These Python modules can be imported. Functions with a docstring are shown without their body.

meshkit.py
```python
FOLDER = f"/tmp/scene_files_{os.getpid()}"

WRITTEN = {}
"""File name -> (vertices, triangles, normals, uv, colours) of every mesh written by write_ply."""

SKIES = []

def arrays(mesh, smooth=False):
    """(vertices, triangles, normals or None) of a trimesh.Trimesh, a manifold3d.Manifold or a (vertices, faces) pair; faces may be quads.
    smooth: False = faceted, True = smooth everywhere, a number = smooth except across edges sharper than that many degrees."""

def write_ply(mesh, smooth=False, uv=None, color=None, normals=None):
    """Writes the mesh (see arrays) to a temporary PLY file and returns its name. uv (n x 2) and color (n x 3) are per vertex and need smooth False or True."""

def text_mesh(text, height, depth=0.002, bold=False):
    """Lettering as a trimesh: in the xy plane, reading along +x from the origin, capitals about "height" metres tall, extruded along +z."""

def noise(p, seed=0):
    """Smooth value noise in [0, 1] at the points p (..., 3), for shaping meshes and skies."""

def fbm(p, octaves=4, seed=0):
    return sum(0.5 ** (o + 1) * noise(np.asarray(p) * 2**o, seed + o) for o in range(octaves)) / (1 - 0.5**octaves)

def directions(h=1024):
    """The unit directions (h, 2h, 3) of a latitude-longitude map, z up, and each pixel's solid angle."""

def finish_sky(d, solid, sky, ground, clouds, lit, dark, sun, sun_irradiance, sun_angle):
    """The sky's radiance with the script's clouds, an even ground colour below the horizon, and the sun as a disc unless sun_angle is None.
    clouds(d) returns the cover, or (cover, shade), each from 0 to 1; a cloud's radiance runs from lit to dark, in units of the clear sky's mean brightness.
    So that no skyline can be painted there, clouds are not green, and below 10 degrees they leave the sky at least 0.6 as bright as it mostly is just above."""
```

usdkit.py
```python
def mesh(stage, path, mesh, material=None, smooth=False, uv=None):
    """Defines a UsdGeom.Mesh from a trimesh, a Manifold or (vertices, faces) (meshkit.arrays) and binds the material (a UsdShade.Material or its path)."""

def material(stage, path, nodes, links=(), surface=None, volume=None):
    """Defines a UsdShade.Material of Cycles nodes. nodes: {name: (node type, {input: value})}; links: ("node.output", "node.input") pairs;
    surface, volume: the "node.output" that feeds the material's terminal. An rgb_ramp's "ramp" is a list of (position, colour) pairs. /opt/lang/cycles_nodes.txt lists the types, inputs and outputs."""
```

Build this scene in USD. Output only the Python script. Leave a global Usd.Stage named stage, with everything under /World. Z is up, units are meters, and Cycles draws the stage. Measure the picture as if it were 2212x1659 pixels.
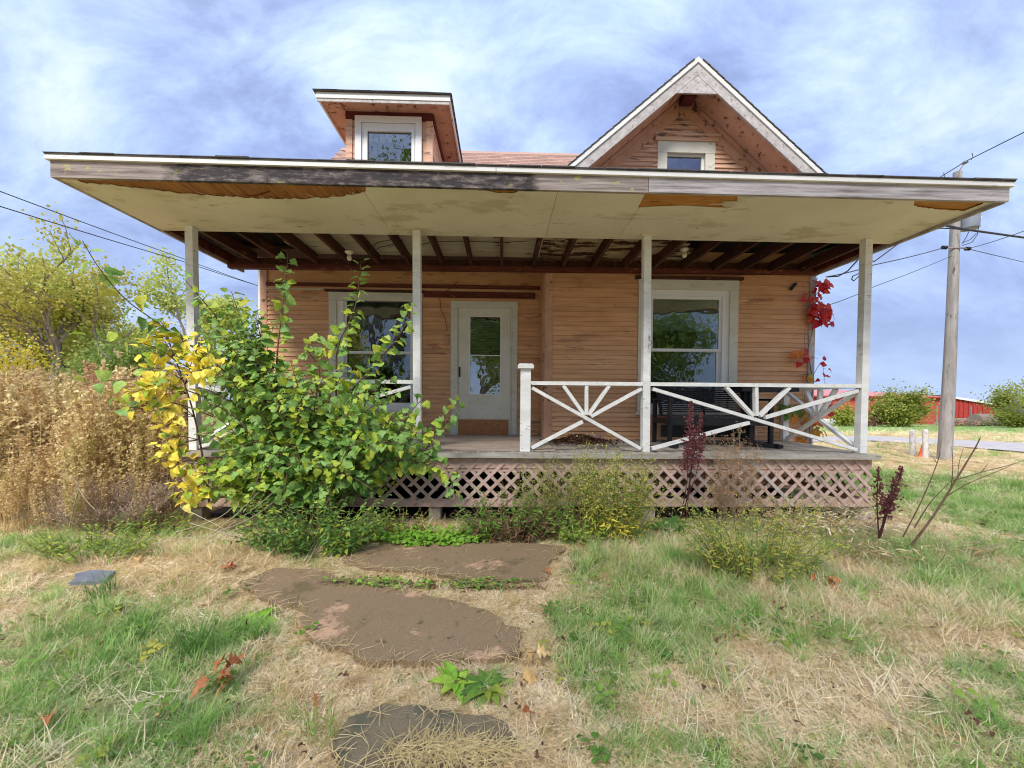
import math, random
import numpy as np
import trimesh
import usdkit, meshkit
from shapely.geometry import Polygon, box as sbox
from shapely.ops import unary_union
from pxr import Usd, UsdGeom, UsdLux, UsdShade, Gf, Sdf, Vt

rng = np.random.default_rng(7)
random.seed(7)
stage = Usd.Stage.CreateInMemory()
UsdGeom.SetStageUpAxis(stage, UsdGeom.Tokens.z)
UsdGeom.SetStageMetersPerUnit(stage, 1.0)
UsdGeom.Xform.Define(stage, '/World')
UsdGeom.Scope.Define(stage, '/World/Looks')

# ------------------------------------------------------------------ camera
FPX, PW, PH = 850.0, 2212.0, 1659.0          # focal length and picture size in the units the survey was taken in
YAW, PITCH, ROLL = .026, -.020, .008
EYE = np.array([0, 0, 1.48])
SHIFT = 54.0
_f = np.array([math.sin(YAW) * math.cos(PITCH), math.cos(YAW) * math.cos(PITCH), math.sin(PITCH)])
_r = np.array([math.cos(YAW), -math.sin(YAW), 0])
_u = np.cross(_r, _f)
RIGHT = math.cos(ROLL) * _r + math.sin(ROLL) * _u
UP = -math.sin(ROLL) * _r + math.cos(ROLL) * _u
FWD = _f
cam = UsdGeom.Camera.Define(stage, '/World/camera')
cam.CreateHorizontalApertureAttr(36.0)
cam.CreateVerticalApertureAttr(27.0)
cam.CreateFocalLengthAttr(36.0 * FPX / PW)
cam.CreateVerticalApertureOffsetAttr(36.0 * SHIFT / PW)
cam.CreateClippingRangeAttr(Gf.Vec2f(.05, 3000))
m4 = np.eye(4)
m4[0, :3], m4[1, :3], m4[2, :3], m4[3, :3] = RIGHT, UP, -FWD, EYE
cam.AddTransformOp().Set(Gf.Matrix4d(*m4.ravel().tolist()))
cam.CreateExposureAttr(1.55)

# ------------------------------------------------------------------ sky and sun
SUN_AZ, SUN_EL = math.radians(205), math.radians(48)      # the direction towards the veiled sun: behind the camera, high
sd = np.array([math.sin(SUN_AZ) * math.cos(SUN_EL), math.cos(SUN_AZ) * math.cos(SUN_EL), math.sin(SUN_EL)])
sun = UsdLux.DistantLight.Define(stage, '/World/sun')
sun.CreateIntensityAttr(0.40)
sun.CreateAngleAttr(18.0)
sun.CreateNormalizeAttr(True)
sun.CreateColorAttr(Gf.Vec3f(1.0, .95, .88))
zax = sd; xax = np.cross([0, 0, 1.0], zax); xax /= np.linalg.norm(xax); yax = np.cross(zax, xax)
m4 = np.eye(4); m4[0, :3], m4[1, :3], m4[2, :3] = xax, yax, zax
sun.AddTransformOp().Set(Gf.Matrix4d(*m4.ravel().tolist()))

SKY_STRENGTH = 0.10
K = 1.0 / SKY_STRENGTH
def sc(*c): return tuple(.94 * K * x for x in c)
usdkit.material(stage, '/World/Looks/sky_look', {
    'sky': ('sky_texture', {'sky_type': 'single_scattering', 'sun_disc': False, 'sun_elevation': SUN_EL, 'sun_rotation': SUN_AZ}),
    'tc': ('texture_coordinate', {}),
    'sep': ('separate_xyz', {}),
    'zm': ('math', {'math_type': 'maximum', 'value2': 0.0}),
    'za': ('math', {'math_type': 'add', 'value2': 0.62}),
    'dx': ('math', {'math_type': 'divide'}), 'dy': ('math', {'math_type': 'divide'}),
    'cxy': ('combine_xyz', {}),
    'map1': ('mapping', {'scale': (1.5, 2.3, 1), 'rotation': (0, 0, -.35), 'location': (3.1, 1.7, 0)}),
    'n1': ('noise_texture', {'scale': 2.1, 'detail': 9.0, 'roughness': .62, 'distortion': .35}),
    'r1': ('rgb_ramp', {'ramp': [(0.32, sc(.092, .118, .205)), (0.41, sc(.118, .153, .258)), (0.48, sc(.146, .190, .306)), (0.54, sc(.172, .224, .335)), (0.61, sc(.212, .264, .358)), (0.72, sc(.272, .315, .376))]}),
    'map2': ('mapping', {'scale': (1.0, 1.7, 1), 'rotation': (0, 0, .6), 'location': (7.3, 2.2, 0)}),
    'n2': ('noise_texture', {'scale': .9, 'detail': 4.0, 'roughness': .5}),
    'r2': ('rgb_ramp', {'ramp': [(0.36, (.80, .79, .90)), (0.5, (1, 1, 1)), (0.66, (1.14, 1.10, 1.03))]}),
    'mul': ('mix', {'mix_type': 'multiply', 'fac': 1.0}),
    'hz': ('map_range', {'from_min': 0.0, 'from_max': 0.30, 'to_min': 1.0, 'to_max': 0.0, 'clamp': True}),
    'low': ('mix', {'mix_type': 'mix', 'color2': sc(.19, .248, .37)}),
    'lowf': ('math', {'math_type': 'multiply', 'value2': .75}),
    'zenith_lift': ('map_range', {'from_min': 0.0, 'from_max': 1.0, 'to_min': .98, 'to_max': 1.50, 'clamp': True}),   # overcast brightening towards the zenith, added to throw more light on the ground
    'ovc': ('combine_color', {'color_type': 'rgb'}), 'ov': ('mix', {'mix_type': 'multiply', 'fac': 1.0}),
    'fin': ('mix', {'mix_type': 'mix', 'fac': .97}),
    'bg': ('background_shader', {'strength': SKY_STRENGTH}),
}, [('tc.generated', 'sep.vector'), ('sep.z', 'zm.value1'), ('zm.value', 'za.value1'), ('sep.x', 'dx.value1'), ('za.value', 'dx.value2'),
    ('sep.y', 'dy.value1'), ('za.value', 'dy.value2'), ('dx.value', 'cxy.x'), ('dy.value', 'cxy.y'), ('cxy.vector', 'map1.vector'), ('map1.vector', 'n1.vector'),
    ('n1.fac', 'r1.fac'), ('cxy.vector', 'map2.vector'), ('map2.vector', 'n2.vector'), ('n2.fac', 'r2.fac'), ('r1.color', 'mul.color1'), ('r2.color', 'mul.color2'),
    ('sep.z', 'hz.value'), ('hz.result', 'lowf.value1'), ('lowf.value', 'low.fac'), ('mul.color', 'low.color1'),
    ('sep.z', 'zenith_lift.value'), ('low.color', 'ov.color1'), ('zenith_lift.result', 'ovc.r'), ('zenith_lift.result', 'ovc.g'), ('zenith_lift.result', 'ovc.b'), ('ovc.color', 'ov.color2'), ('sky.color', 'fin.color1'), ('ov.color', 'fin.color2'), ('fin.color', 'bg.color')], surface='bg.background')
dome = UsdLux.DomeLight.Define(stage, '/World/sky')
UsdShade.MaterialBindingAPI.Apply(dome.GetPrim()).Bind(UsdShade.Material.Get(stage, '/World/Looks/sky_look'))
dome.GetPrim().SetCustomDataByKey('kind', 'structure')
dome.GetPrim().SetCustomDataByKey('label', 'pale blue overcast sky with streaked white cloud')

# ------------------------------------------------------------------ survey helpers: a sight line through the picture met with a plane of the place
def ray(px, py): return RIGHT * (px - PW / 2) / FPX - UP * (py - PH / 2 - SHIFT) / FPX + FWD
def A(px, py, Y): d = ray(px, py); return EYE + d * (Y - EYE[1]) / d[1]
def G(px, py, Z=0.0): d = ray(px, py); return EYE + d * (Z - EYE[2]) / d[2]
def AX(px, Y, py=870): return A(px, py, Y)[0]
def AZ(py, Y, px=1100): return A(px, py, Y)[2]

# ------------------------------------------------------------------ naming
_used = {}
def numbered(parent, name):
    k = _used.get((parent, name), 0); _used[(parent, name)] = k + 1
    return f'{parent}/{name}' if k == 0 else f'{parent}/{name}_{k:03d}'
def tag(p, label=None, cat=None, group=None, kind=None):
    p = p.GetPrim() if hasattr(p, 'GetPrim') else p
    for k, v in (('label', label), ('category', cat), ('group', group), ('kind', kind)):
        if v: p.SetCustomDataByKey(k, v)
    return p
ORG = {}
def thing(name, label, cat, at=(0, 0, 0), group=None):
    path = numbered('/World', name)
    x = UsdGeom.Xform.Define(stage, path); x.AddTranslateOp().Set(Gf.Vec3d(*map(float, at)))
    ORG[path] = np.array(at, float)
    tag(x, label, cat, group)
    return path
def part(parent, name, mesh, mat, smooth=False, label=None, kind=None):
    """A mesh of the place (world coordinates) as a child of a thing or of a part."""
    o = ORG[parent]
    v, f = (mesh.v(), mesh.f()) if isinstance(mesh, MB) else (np.asarray(mesh.vertices, float), np.asarray(mesh.faces)) if isinstance(mesh, trimesh.Trimesh) else mesh
    if len(f) == 0: return None
    path = numbered(parent, name)
    g = usdkit.mesh(stage, path, (np.asarray(v) - o, f), mat, smooth=smooth)
    ORG[path] = o
    tag(g, label=label, kind=kind)
    return path
def holder(parent, name, label=None):
    path = numbered(parent, name); x = UsdGeom.Xform.Define(stage, path); ORG[path] = ORG[parent]; tag(x, label=label); return path
def solo(name, mesh, mat, label=None, cat=None, group=None, kind=None, smooth=False):
    path = numbered('/World', name)
    v, f = (mesh.v(), mesh.f()) if isinstance(mesh, MB) else (np.asarray(mesh.vertices, float), np.asarray(mesh.faces)) if isinstance(mesh, trimesh.Trimesh) else mesh
    g = usdkit.mesh(stage, path, (v, f), mat, smooth=smooth)
    tag(g, label, cat, group, kind)
    return g

# ------------------------------------------------------------------ mesh building
def unit(v): v = np.asarray(v, float); return v / max(np.linalg.norm(v), 1e-12)
class MB:
    def __init__(s): s.vs, s.fs, s.n = [], [], 0
    def add(s, v, f):
        v = np.asarray(v, float).reshape(-1, 3); f = np.asarray(f, int)
        if f.ndim == 2 and f.shape[1] == 4: f = np.vstack([f[:, [0, 1, 2]], f[:, [0, 2, 3]]])
        s.vs.append(v); s.fs.append(f + s.n); s.n += len(v); return s
    def v(s): return np.vstack(s.vs) if s.vs else np.zeros((0, 3))
    def f(s): return np.vstack(s.fs) if s.fs else np.zeros((0, 3), int)
    def box(s, a, b):
        (x0, y0, z0), (x1, y1, z1) = a, b
        v = [(x0, y0, z0), (x1, y0, z0), (x1, y1, z0), (x0, y1, z0), (x0, y0, z1), (x1, y0, z1), (x1, y1, z1), (x0, y1, z1)]
        return s.add(v, [(0, 3, 2, 1), (4, 5, 6, 7), (0, 1, 5, 4), (1, 2, 6, 5), (2, 3, 7, 6), (3, 0, 4, 7)])
    def bar(s, p, q, w, h, up=(0, 0, 1), ext=0.0):
        """a straight timber from p to q, w wide across 'up', h along it"""
        p, q = np.asarray(p, float), np.asarray(q, float); d = unit(q - p); p = p - d * ext; q = q + d * ext
        a = unit(np.cross(d, up)); b = np.cross(a, d)
        c = [(-1, -1), (1, -1), (1, 1), (-1, 1)]
        v = [e + a * i * w / 2 + b * j * h / 2 for e in (p, q) for i, j in c]
        return s.add(v, [(0, 3, 2, 1), (4, 5, 6, 7), (0, 1, 5, 4), (1, 2, 6, 5), (2, 3, 7, 6), (3, 0, 4, 7)])
    def tube(s, pts, rad, n=6, cap=True):
        pts = np.asarray(pts, float); k = len(pts); rad = np.broadcast_to(np.asarray(rad, float), k)
        t = np.gradient(pts, axis=0); t /= np.maximum(np.linalg.norm(t, axis=1, keepdims=True), 1e-9)
        ref = np.array([0, 0, 1.0]) if abs(t[0][2]) < .9 else np.array([1.0, 0, 0])
        a = np.cross(t, ref); a /= np.maximum(np.linalg.norm(a, axis=1, keepdims=True), 1e-9); b = np.cross(t, a)
        th = np.arange(n) / n * 2 * np.pi
        v = pts[:, None] + rad[:, None, None] * (np.cos(th)[None, :, None] * a[:, None] + np.sin(th)[None, :, None] * b[:, None])
        i = np.arange(k - 1)[:, None] * n; j = np.arange(n)[None]; j2 = (j + 1) % n
        f = np.stack([i + j, i + j2, i + n + j2, i + n + j], -1).reshape(-1, 4)
        f = np.vstack([f[:, [0, 1, 2]], f[:, [0, 2, 3]]])
        v = v.reshape(-1, 3)
        if cap:
            v = np.vstack([v, pts[:1], pts[-1:]]); c0, c1 = k * n, k * n + 1
            f = np.vstack([f, [(c0, (x + 1) % n, x) for x in range(n)], [(c1, (k - 1) * n + x, (k - 1) * n + (x + 1) % n) for x in range(n)]])
        return s.add(v, f)
    def ext(s, poly, y0, y1, fn=None):
        """a polygon of the x-z plane given thickness from y0 (front) to y1 (back)"""
        for g in getattr(poly, 'geoms', [poly]):
            if g.geom_type != 'Polygon' or g.area < 1e-6: continue
            m = trimesh.creation.extrude_polygon(g, 1.0, engine='earcut')
            v = np.array(m.vertices); t = v[:, 2]
            yy = y0 * t + y1 * (1 - t) if fn is None else fn(v[:, 0], v[:, 1], t)
            s.add(np.stack([v[:, 0], yy, v[:, 1]], 1), m.faces)
        return s
    def exth(s, poly, z0, z1):
        """a polygon of the ground plane given thickness from z0 to z1"""
        for g in getattr(poly, 'geoms', [poly]):
            if g.geom_type != 'Polygon' or g.area < 1e-7: continue
            m = trimesh.creation.extrude_polygon(g, z1 - z0, engine='earcut'); m.apply_translation([0, 0, z0])
            s.add(m.vertices, m.faces)
        return s
    def tm(s, m): return s.add(m.vertices, m.faces)

LEAF_SHAPES = {
    'heart': ([0, .04, .22, .45, .7, .88, 1], [.05, .34, .50, .46, .30, .13, 0]),
    'lobed': ([0, .05, .2, .36, .5, .62, .8, .92, 1], [.05, .30, .48, .22, .40, .20, .24, .10, 0]),
    'ovate': ([0, .15, .4, .7, 1], [.04, .30, .42, .26, 0]),
    'narrow': ([0, .3, .65, 1], [.02, .10, .08, 0]),
    'star': ([0, .15, .3, .42, .6, .75, 1], [.10, .55, .18, .50, .16, .22, 0]),
}
LR = np.random.default_rng(404)
def leaf(mb, base, d, up, L, shape='heart', fold=.18, droop=.25, wid=1.0):
    t, w = map(np.array, LEAF_SHAPES[shape]); w = w * L * wid
    d = unit(d); side = np.cross(d, up); ns = np.linalg.norm(side)
    side = side / ns if ns > 1e-6 else unit(np.cross(d, (1, 0, .3))); nrm = np.cross(side, d)
    mid = base + np.outer(t * L, d) - np.outer(droop * L * t ** 2, nrm)
    l = mid - np.outer(w, side) + np.outer(fold * w, nrm); r = mid + np.outer(w, side) + np.outer(fold * w, nrm)
    k = len(t); v = np.vstack([l, mid, r]); f = []
    if k > 4:                                        # uneven rims, a lobe curled up or down
        l = l + np.outer(LR.normal(0, .05 * L, k), nrm) + np.outer(LR.normal(0, .10, k) * w, side); r = r + np.outer(LR.normal(0, .05 * L, k), nrm) + np.outer(LR.normal(0, .10, k) * w, side); v = np.vstack([l, mid, r])
    for i in range(k - 1):
        f += [(i, k + i, k + i + 1, i + 1), (k + i, 2 * k + i, 2 * k + i + 1, k + i + 1)]
    mb.add(v, f)

# ------------------------------------------------------------------ materials
def S(r, g, b): return tuple(((c / 255) / 12.92 if c / 255 < .04045 else ((c / 255 + .055) / 1.055) ** 2.4) for c in (r, g, b))
def look(name, c1, c2, scale=(6, 6, 6), rough=.75, peel=None, bump=.25, vary=.16, detail=6.0, spec=.3, lo=.32, hi=.68, metallic=0.0, island=False):
    """mottled surface: c1 to c2 along a noise stretched by scale; peel = (colour, amount 0..1, scale triple) bares another layer in sharp-edged patches"""
    n = {'g': ('geometry', {}), 'm': ('mapping', {'scale': scale}), 'n': ('noise_texture', {'scale': 1.0, 'detail': detail, 'roughness': .6}),
         'r': ('rgb_ramp', {'ramp': [(lo, c1), (hi, c2)]}), 'o': ('object_info', {}),
         'v': ('map_range', {'from_min': 0, 'from_max': 1, 'to_min': 1 - vary, 'to_max': 1 + vary}),
         'h': ('hsv', {'hue': .5, 'saturation': 1.0, 'fac': 1.0}),
         'b': ('bump', {'strength': bump, 'distance': .01}), 'p': ('principled_bsdf', {'roughness': rough, 'specular_ior_level': spec, 'metallic': metallic})}
    l = [('g.position', 'm.vector'), ('m.vector', 'n.vector'), ('n.fac', 'r.fac'), ('g.random_per_island' if island else 'o.random', 'v.value'), ('v.result', 'h.value')]
    src = 'r.color'
    if peel:
        layers = peel if isinstance(peel, list) else [peel]
        for i, (c, amt, psc) in enumerate(layers):
            n[f'pm{i}'] = ('mapping', {'scale': psc, 'location': (3.7 * (i + 1), 1.3 + i, 5.1 * (i + 1))}); n[f'pn{i}'] = ('noise_texture', {'scale': 1.0, 'detail': 8.0, 'roughness': .68})
            n[f'pr{i}'] = ('rgb_ramp', {'ramp': [(.70 - .42 * amt, (0, 0, 0)), (.76 - .42 * amt, (1, 1, 1))]}); n[f'px{i}'] = ('mix', {'mix_type': 'mix', 'color2': c})
            l += [('g.position', f'pm{i}.vector'), (f'pm{i}.vector', f'pn{i}.vector'), (f'pn{i}.fac', f'pr{i}.fac'), (f'pr{i}.color', f'px{i}.fac'), (src, f'px{i}.color1')]
            src = f'px{i}.color'
    l += [(src, 'h.color'), ('h.color', 'p.base_color'), ('n.fac', 'b.height'), ('b.normal', 'p.normal')]
    return usdkit.material(stage, f'/World/Looks/{name}', n, l, surface='p.BSDF')

def leafy(name, stops, trans=.35, rough=.5, island=True, tc=None):
    """foliage: colour picked per leaf along the stops; some light comes through"""
    n = {'g': ('geometry', {}), 'o': ('object_info', {}), 'mx': ('math', {'math_type': 'add'}), 'fr': ('math', {'math_type': 'fraction'}),
         'r': ('rgb_ramp', {'ramp': stops}), 'nz': ('noise_texture', {'scale': 42.0, 'detail': 3.0}), 'nv': ('map_range', {'from_min': .3, 'from_max': .7, 'to_min': .78, 'to_max': 1.2}),
         'h': ('hsv', {'hue': .5, 'saturation': 1.0, 'fac': 1.0}),
         'p': ('principled_bsdf', {'roughness': rough, 'specular_ior_level': .35}), 't': ('translucent_bsdf', {}), 'x': ('mix_closure', {'fac': trans})}
    l = [('g.random_per_island', 'mx.value1'), ('o.random', 'mx.value2'), ('mx.value', 'fr.value1'), ('fr.value', 'r.fac'), ('g.position', 'nz.vector'), ('nz.fac', 'nv.value'),
         ('nv.result', 'h.value'), ('r.color', 'h.color'), ('h.color', 'p.base_color'), ('h.color', 't.color'), ('p.BSDF', 'x.closure1'), ('t.BSDF', 'x.closure2')]
    return usdkit.material(stage, f'/World/Looks/{name}', n, l, surface='x.closure')

M = {}
sid = S(226, 178, 134); sid2 = S(206, 156, 114)
greywood = S(142, 128, 118)
M['siding'] = look('painted_siding', sid2, sid, (2.0, 2.0, 14), .65, [(S(192, 144, 108), .26, (1.3, 1.3, 5)), (greywood, .10, (1.6, 1.6, 17)), (S(104, 76, 58), .10, (17, 17, 20))], .25, .08)
M['siding_worn'] = look('worn_siding', sid2, sid, (2.0, 2.0, 14), .7, [(S(182, 134, 98), .30, (1.3, 1.3, 5)), (greywood, .21, (1.5, 1.5, 15)), (S(96, 72, 58), .13, (15, 15, 18))], .3, .10)
M['gable_siding'] = look('gable_siding', S(222, 182, 156), S(206, 160, 130), (2.0, 2.0, 14), .7, [(S(120, 96, 84), .36, (2.5, 2.5, 20)), (S(214, 186, 170), .2, (7, 7, 16))], .3, .08)
M['brown_trim'] = look('brown_trim', S(208, 162, 132), S(186, 140, 112), (4, 4, 4), .65, [(S(96, 66, 52), .26, (9, 9, 9)), (S(190, 170, 156), .12, (12, 12, 12))], .2, .05)
M['soffit_brown'] = look('peeling_soffit', S(206, 160, 134), S(184, 138, 114), (3, 3, 3), .65, [(S(98, 64, 52), .30, (7, 7, 7)), (S(206, 160, 132), .12, (11, 11, 11))], .2, .05)
M['dark_soffit'] = look('dark_red_trim', S(104, 44, 44), S(78, 36, 34), (5, 5, 5), .6, [(S(46, 26, 24), .25, (8, 8, 8))], .2, .05)
white = S(236, 236, 232); white2 = S(214, 214, 208)
M['white_wood'] = look('white_painted_wood', white2, white, (3, 3, 10), .55, [(S(126, 116, 104), .17, (10, 10, 26)), (S(176, 170, 160), .2, (5, 5, 14))], .15, .03)
M['rail_white'] = look('white_rail_paint', white2, white, (9, 5, 9), .55, [(S(112, 102, 92), .19, (22, 22, 30)), (S(168, 166, 160), .17, (8, 8, 12))], .2, .03)
M['trim_white'] = look('cream_trim', S(222, 218, 204), S(206, 202, 186), (3, 3, 6), .55, [(S(120, 108, 92), .15, (11, 11, 26)), (S(178, 168, 148), .18, (4, 4, 12))], .15, .02)
M['vinyl'] = look('vinyl_frame', S(234, 234, 232), S(226, 226, 224), (2, 2, 2), .35, None, .03, .01)
M['drip'] = look('white_drip_edge', S(236, 234, 228), S(222, 220, 212), (1.2, 3, 3), .4, [(S(142, 134, 122), .17, (6, 6, 50))], .05, .02)
M['soffit_white'] = look('cream_soffit', S(236, 230, 210), S(220, 212, 190), (1.2, 1.2, 1.2), .7, [(S(206, 196, 170), .34, (1.1, 2.5, 3)), (S(178, 160, 126), .18, (2.6, 9, 3)), (S(126, 106, 82), .08, (22, 9, 9))], .15, .06)
M['plywood'] = look('bare_plywood', S(178, 124, 74), S(132, 82, 46), (20, 2, 6), .75, [(S(70, 42, 28), .24, (26, 2.2, 8))], .45, .1)
M['plywood_fresh'] = look('fresh_torn_plywood', S(206, 148, 76), S(180, 118, 54), (4, 26, 6), .7, [(S(120, 72, 34), .2, (5, 20, 6))], .4, .08)
M['rafter'] = look('old_rafter', S(92, 54, 40), S(60, 34, 28), (14, 1.5, 14), .75, [(S(158, 106, 78), .20, (16, 3, 16)), (S(40, 24, 20), .2, (5, 3, 5))], .3, .18)
M['beam'] = look('old_beam', S(118, 58, 40), S(74, 34, 28), (1.5, 14, 14), .7, [(S(182, 120, 76), .22, (4, 16, 20)), (S(44, 24, 20), .25, (2, 6, 6))], .3, .15)
M['ceiling_board'] = look('pale_ceiling_board', S(206, 196, 172), S(180, 166, 140), (1.4, 8, 8), .75, [(S(96, 66, 48), .2, (3, 9, 9)), (S(48, 32, 26), .14, (2.5, 5, 5))], .2, .1)
M['ceiling_peeled'] = look('peeled_ceiling_board', S(198, 186, 154), S(164, 142, 110), (2, 8, 8), .75, [(S(70, 38, 28), .52, (3, 9, 9)), (S(110, 56, 40), .2, (5, 9, 9))], .3, .1)
M['roof_deck'] = look('black_roof_deck', S(30, 24, 24), S(20, 16, 16), (3, 1, 3), .8, None, .2, .1)  # plain near-black colour for the roof boards above the rafters
M['deck'] = look('weathered_deck', S(172, 164, 152), S(132, 124, 114), (26, 1.6, 6), .8, [(S(92, 84, 76), .25, (30, 2, 6)), (S(196, 192, 186), .15, (20, 3, 6))], .35, .14)
M['deck_ply'] = look('delaminated_plywood', S(176, 162, 148), S(140, 124, 110), (1.6, 24, 6), .8, [(S(70, 62, 56), .30, (3, 34, 6)), (S(150, 170, 190), .10, (2, 30, 6))], .5, .05)
M['deck_edge'] = look('deck_edge_board', S(186, 180, 168), S(150, 144, 132), (2, 10, 20), .75, [(S(104, 94, 84), .25, (5, 10, 40)), (S(160, 184, 206), .14, (2, 6, 30))], .3, .05)
lat = S(206, 180, 166)
M['lattice'] = look('lattice_slat', lat, S(184, 154, 140), (9, 9, 9), .75, [(S(132, 118, 108), .26, (7, 7, 7)), (S(104, 84, 74), .14, (16, 16, 16))], .25, .12)
M['lattice_white'] = look('lattice_slat_bare', S(198, 186, 176), S(176, 164, 154), (9, 9, 9), .75, None, .2, .1)
M['skirt'] = look('skirt_board', S(210, 176, 158), S(190, 156, 138), (2, 9, 20), .75, [(S(150, 128, 114), .28, (3, 9, 22))], .25, .06)
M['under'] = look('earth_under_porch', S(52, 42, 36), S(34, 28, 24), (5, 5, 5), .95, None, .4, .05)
M['block'] = look('concrete_block', S(176, 162, 148), S(150, 138, 126), (14, 14, 14), .9, None, .5, .1)
M['osb'] = look('osb_kick_board', S(196, 140, 92), S(160, 104, 62), (40, 40, 40), .7, [(S(110, 66, 40), .3, (34, 10, 50))], .3, .05)
M['door'] = look('storm_door_paint', S(226, 222, 206), S(212, 208, 190), (3, 3, 3), .5, [(S(116, 104, 90), .14, (16, 16, 34))], .1, .02)
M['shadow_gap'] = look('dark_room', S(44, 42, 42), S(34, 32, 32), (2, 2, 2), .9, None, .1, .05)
M['blind'] = look('grey_blind', S(150, 150, 148), S(128, 128, 126), (2, 2, 9), .6, None, .1, .05)
M['curtain'] = look('dim_shade', S(150, 160, 156), S(126, 138, 134), (9, 2, 2), .8, None, .1, .05)
M['black'] = look('black_paint', S(40, 40, 44), S(26, 26, 30), (12, 12, 12), .55, [(S(150, 148, 146), .22, (26, 9, 18))], .2, .1)
M['black_plain'] = look('black_metal', S(38, 38, 42), S(24, 24, 28), (12, 12, 12), .5, None, .15, .05)
M['porcelain'] = look('porcelain', S(232, 228, 214), S(220, 214, 198), (4, 4, 4), .25, None, .02, .02)
M['cable'] = look('black_cable', S(56, 56, 62), S(44, 44, 50), (4, 4, 4), .6, None, .02, .05)
M['shingle'] = look('tan_shingle', S(190, 156, 138), S(146, 114, 100), (40, 40, 40), .9, [(S(122, 88, 80), .24, (60, 60, 60))], .5, .16)
M['shingle_dark'] = look('grey_shingle', S(104, 100, 98), S(78, 74, 74), (40, 40, 40), .9, None, .5, .18)
# the gable rake boards: bare grey wood and old white paint
M['rake'] = look('weathered_rake', S(204, 198, 194), S(170, 164, 160), (12, 12, 12), .7, [(S(136, 126, 120), .30, (26, 26, 30)), (S(100, 90, 86), .12, (40, 40, 44))], .25, .05)
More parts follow.
